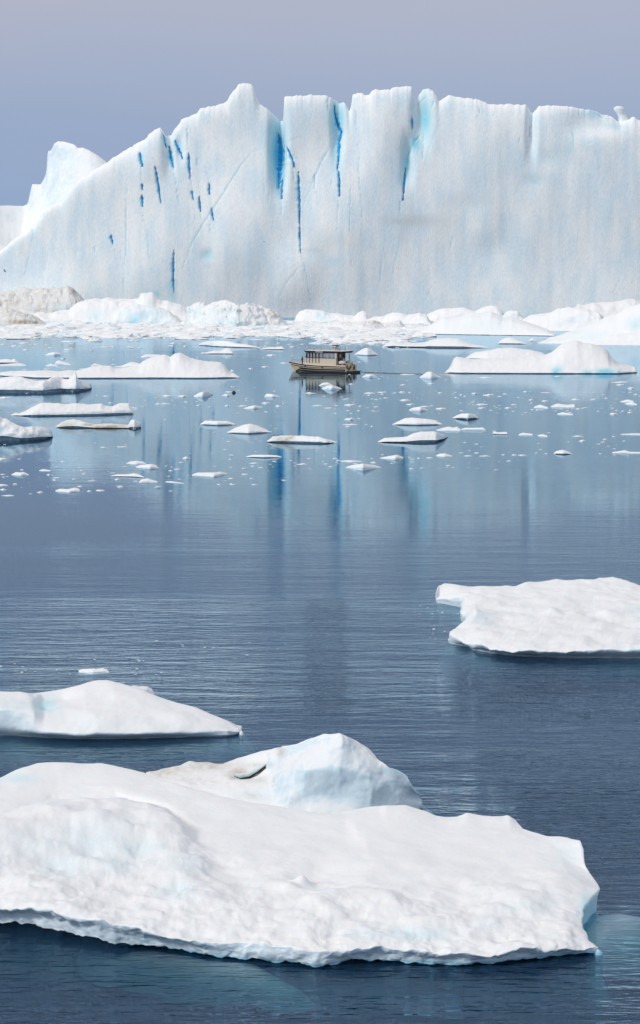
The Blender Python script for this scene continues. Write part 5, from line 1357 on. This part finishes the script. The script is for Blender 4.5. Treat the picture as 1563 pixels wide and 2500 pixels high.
# ------------------------------------------------------------------ people
def person(loc, rz, jacket, label, height=1.75):
    """standing figure in heavy clothing; one continuous body grown with a Skin modifier"""
    s = height / 1.75
    J = [((0, 0, .92), .15), ((0, .0, 1.15), .16), ((0, .02, 1.38), .18), ((0, .02, 1.50), .07), ((0, .03, 1.62), .105), ((0, .03, 1.72), .085),
         ((.09, 0, .86), .105), ((.10, .02, .48), .075), ((.10, -.02, .08), .06), ((.11, .12, .04), .05),
         ((-.09, 0, .86), .105), ((-.10, .03, .48), .075), ((-.10, -.02, .08), .06), ((-.11, .12, .04), .05),
         ((.20, .01, 1.40), .075), ((.25, .03, 1.14), .06), ((.20, .20, 1.02), .05), ((.16, .27, 1.02), .04),
         ((-.20, .01, 1.40), .075), ((-.25, .03, 1.14), .06), ((-.20, .20, 1.02), .05), ((-.16, .27, 1.02), .04)]
    E = [(0, 1), (1, 2), (2, 3), (3, 4), (4, 5), (0, 6), (6, 7), (7, 8), (8, 9), (0, 10), (10, 11), (11, 12), (12, 13), (2, 14), (14, 15), (15, 16), (16, 17), (2, 18), (18, 19), (19, 20), (20, 21)]
    me = bpy.data.meshes.new('person')
    me.from_pydata([(x * s, y * s, z * s) for (x, y, z), r in J], E, [])
    me.update()
    me.skin_vertices.new() if hasattr(me.skin_vertices, 'new') else None
    o = bpy.data.objects.new('person', me)
    COL.objects.link(o)
    o.location = loc
    o.rotation_euler = (0, 0, rz)
    mod = o.modifiers.new('skin', 'SKIN')
    if not me.skin_vertices:
        bpy.context.view_layer.objects.active = o
    if me.skin_vertices:
        for i, (p, r) in enumerate(J):
            me.skin_vertices[0].data[i].radius = (r * s, r * s)
        me.skin_vertices[0].data[0].use_root = True
    sub = o.modifiers.new('subdivision', 'SUBSURF'); sub.levels = 1; sub.render_levels = 1
    me.materials.append(jacket)
    tag(o, label, 'person')
    face = mk('face', *[[(x * s, y * s, z * s) for x, y, z in blob(0, .085, 1.62, .065, .055, .085, 6, 8)[0]], blob(0, 0, 0, 1, 1, 1, 6, 8)[1]], SKIN, parent=o)
    hood = mk('hood', *[[(x * s, y * s, z * s) for x, y, z in blob(0, .0, 1.655, .125, .125, .125, 6, 10)[0]], blob(0, 0, 0, 1, 1, 1, 6, 10)[1]], jacket, parent=o)
    return o

bpy.context.view_layer.update()
def on_boat(x, y, z):
    v = boat.matrix_world @ Vector((x, y, z))
    return tuple(v)
hbz = hull_sec(3.9)[2]
person(on_boat(3.5, .8, hbz - .2), math.pi - R(31) - math.pi / 2, BLK, 'person in dark hooded clothing standing on the boat foredeck')
person(on_boat(-4.95, .75, hull_sec(-4.95)[2] - .12 + .55), R(160), MAROON, 'person in dark maroon jacket on the boat aft deck')

# ------------------------------------------------------------------ wake: low ripples trailing from the stern
def wake():
    V, F = [], []
    nx, ny = 140, 26
    a = on_z(882, 909, 0); b = on_z(1110, 917, 0)
    for i in range(nx + 1):
        f = i / nx
        c = a + (b - a) * f
        wid = 1.2 + 5.5 * f
        for j in range(ny + 1):
            g = j / ny - .5
            y = c[1] + g * wid * 2
            x = c[0]
            env = math.sin(math.pi * (j / ny)) * min(1, (1 - f) * 3) * min(1, f * 12 + .2)
            z = .012 + env * (  .14 * math.sin(g * 22 + 3 * mn.noise(Vector((x * .1, y * .3, 0)))) + .06 * mn.noise(Vector((x * .35, y * .9, 4))))
            V.append((x, y, max(z, .006)))
    for i in range(nx):
        for j in range(ny):
            p = i * (ny + 1) + j
            F.append((p, p + ny + 1, p + ny + 2, p + 1))
    m, nn, l = newmat('wake_water')
    out = nn.new('ShaderNodeOutputMaterial'); b = nn.new('ShaderNodeBsdfPrincipled')
    b.inputs['Base Color'].default_value = (.05, .09, .13, 1); b.inputs['Roughness'].default_value = .06; b.inputs['IOR'].default_value = 1.333
    l.new(b.outputs[0], out.inputs['Surface'])
    o = mk('boat_wake', V, F, m)
    o['kind'] = 'stuff'
    tag(o, 'narrow rippled wake trailing behind the tour boat', 'wake')
wake()

# ------------------------------------------------------------------ sea birds in front of the wall
def bird(px, py, y, span, label, bank):
    p = on_y(px, py, y)
    V, F = blob(0, 0, 0, span * .26, span * .07, span * .07, 6, 8)
    o = mk('sea_bird', V, F, plain('dark_plumage', (.02, .022, .025), rough=.8), origin=(0, 0, 0))
    o.location = tuple(p)
    o.rotation_euler = (bank, R(-8), R(35))
    for s in (1, -1):
        w = [(span * .12, 0, .02), (-span * .10, 0, .02), (-span * .06, s * span * .28, span * .14), (span * .08, s * span * .28, span * .15), (-span * .16, s * span * .5, span * .05)]
        t = [(x, yy, z - .03) for x, yy, z in w]
        mk('wing', w + t, [(0, 1, 2, 3), (3, 2, 4), (8, 7, 6, 5), (9, 7, 8), (0, 3, 8, 5), (1, 6, 7, 2), (2, 7, 9, 4), (3, 4, 9, 8)], o.data.materials[0], parent=o, smooth=False)
    tag(o, label, 'bird')
bird(12, 662, 700, 1.5, 'dark sea bird gliding before the sloping flank of the iceberg', R(40))
bird(645, 590, 760, .9, 'tiny dark sea bird before the middle of the iceberg wall', R(10))
for o in bpy.data.objects:
    if '_world' in o:
        del o['_world']
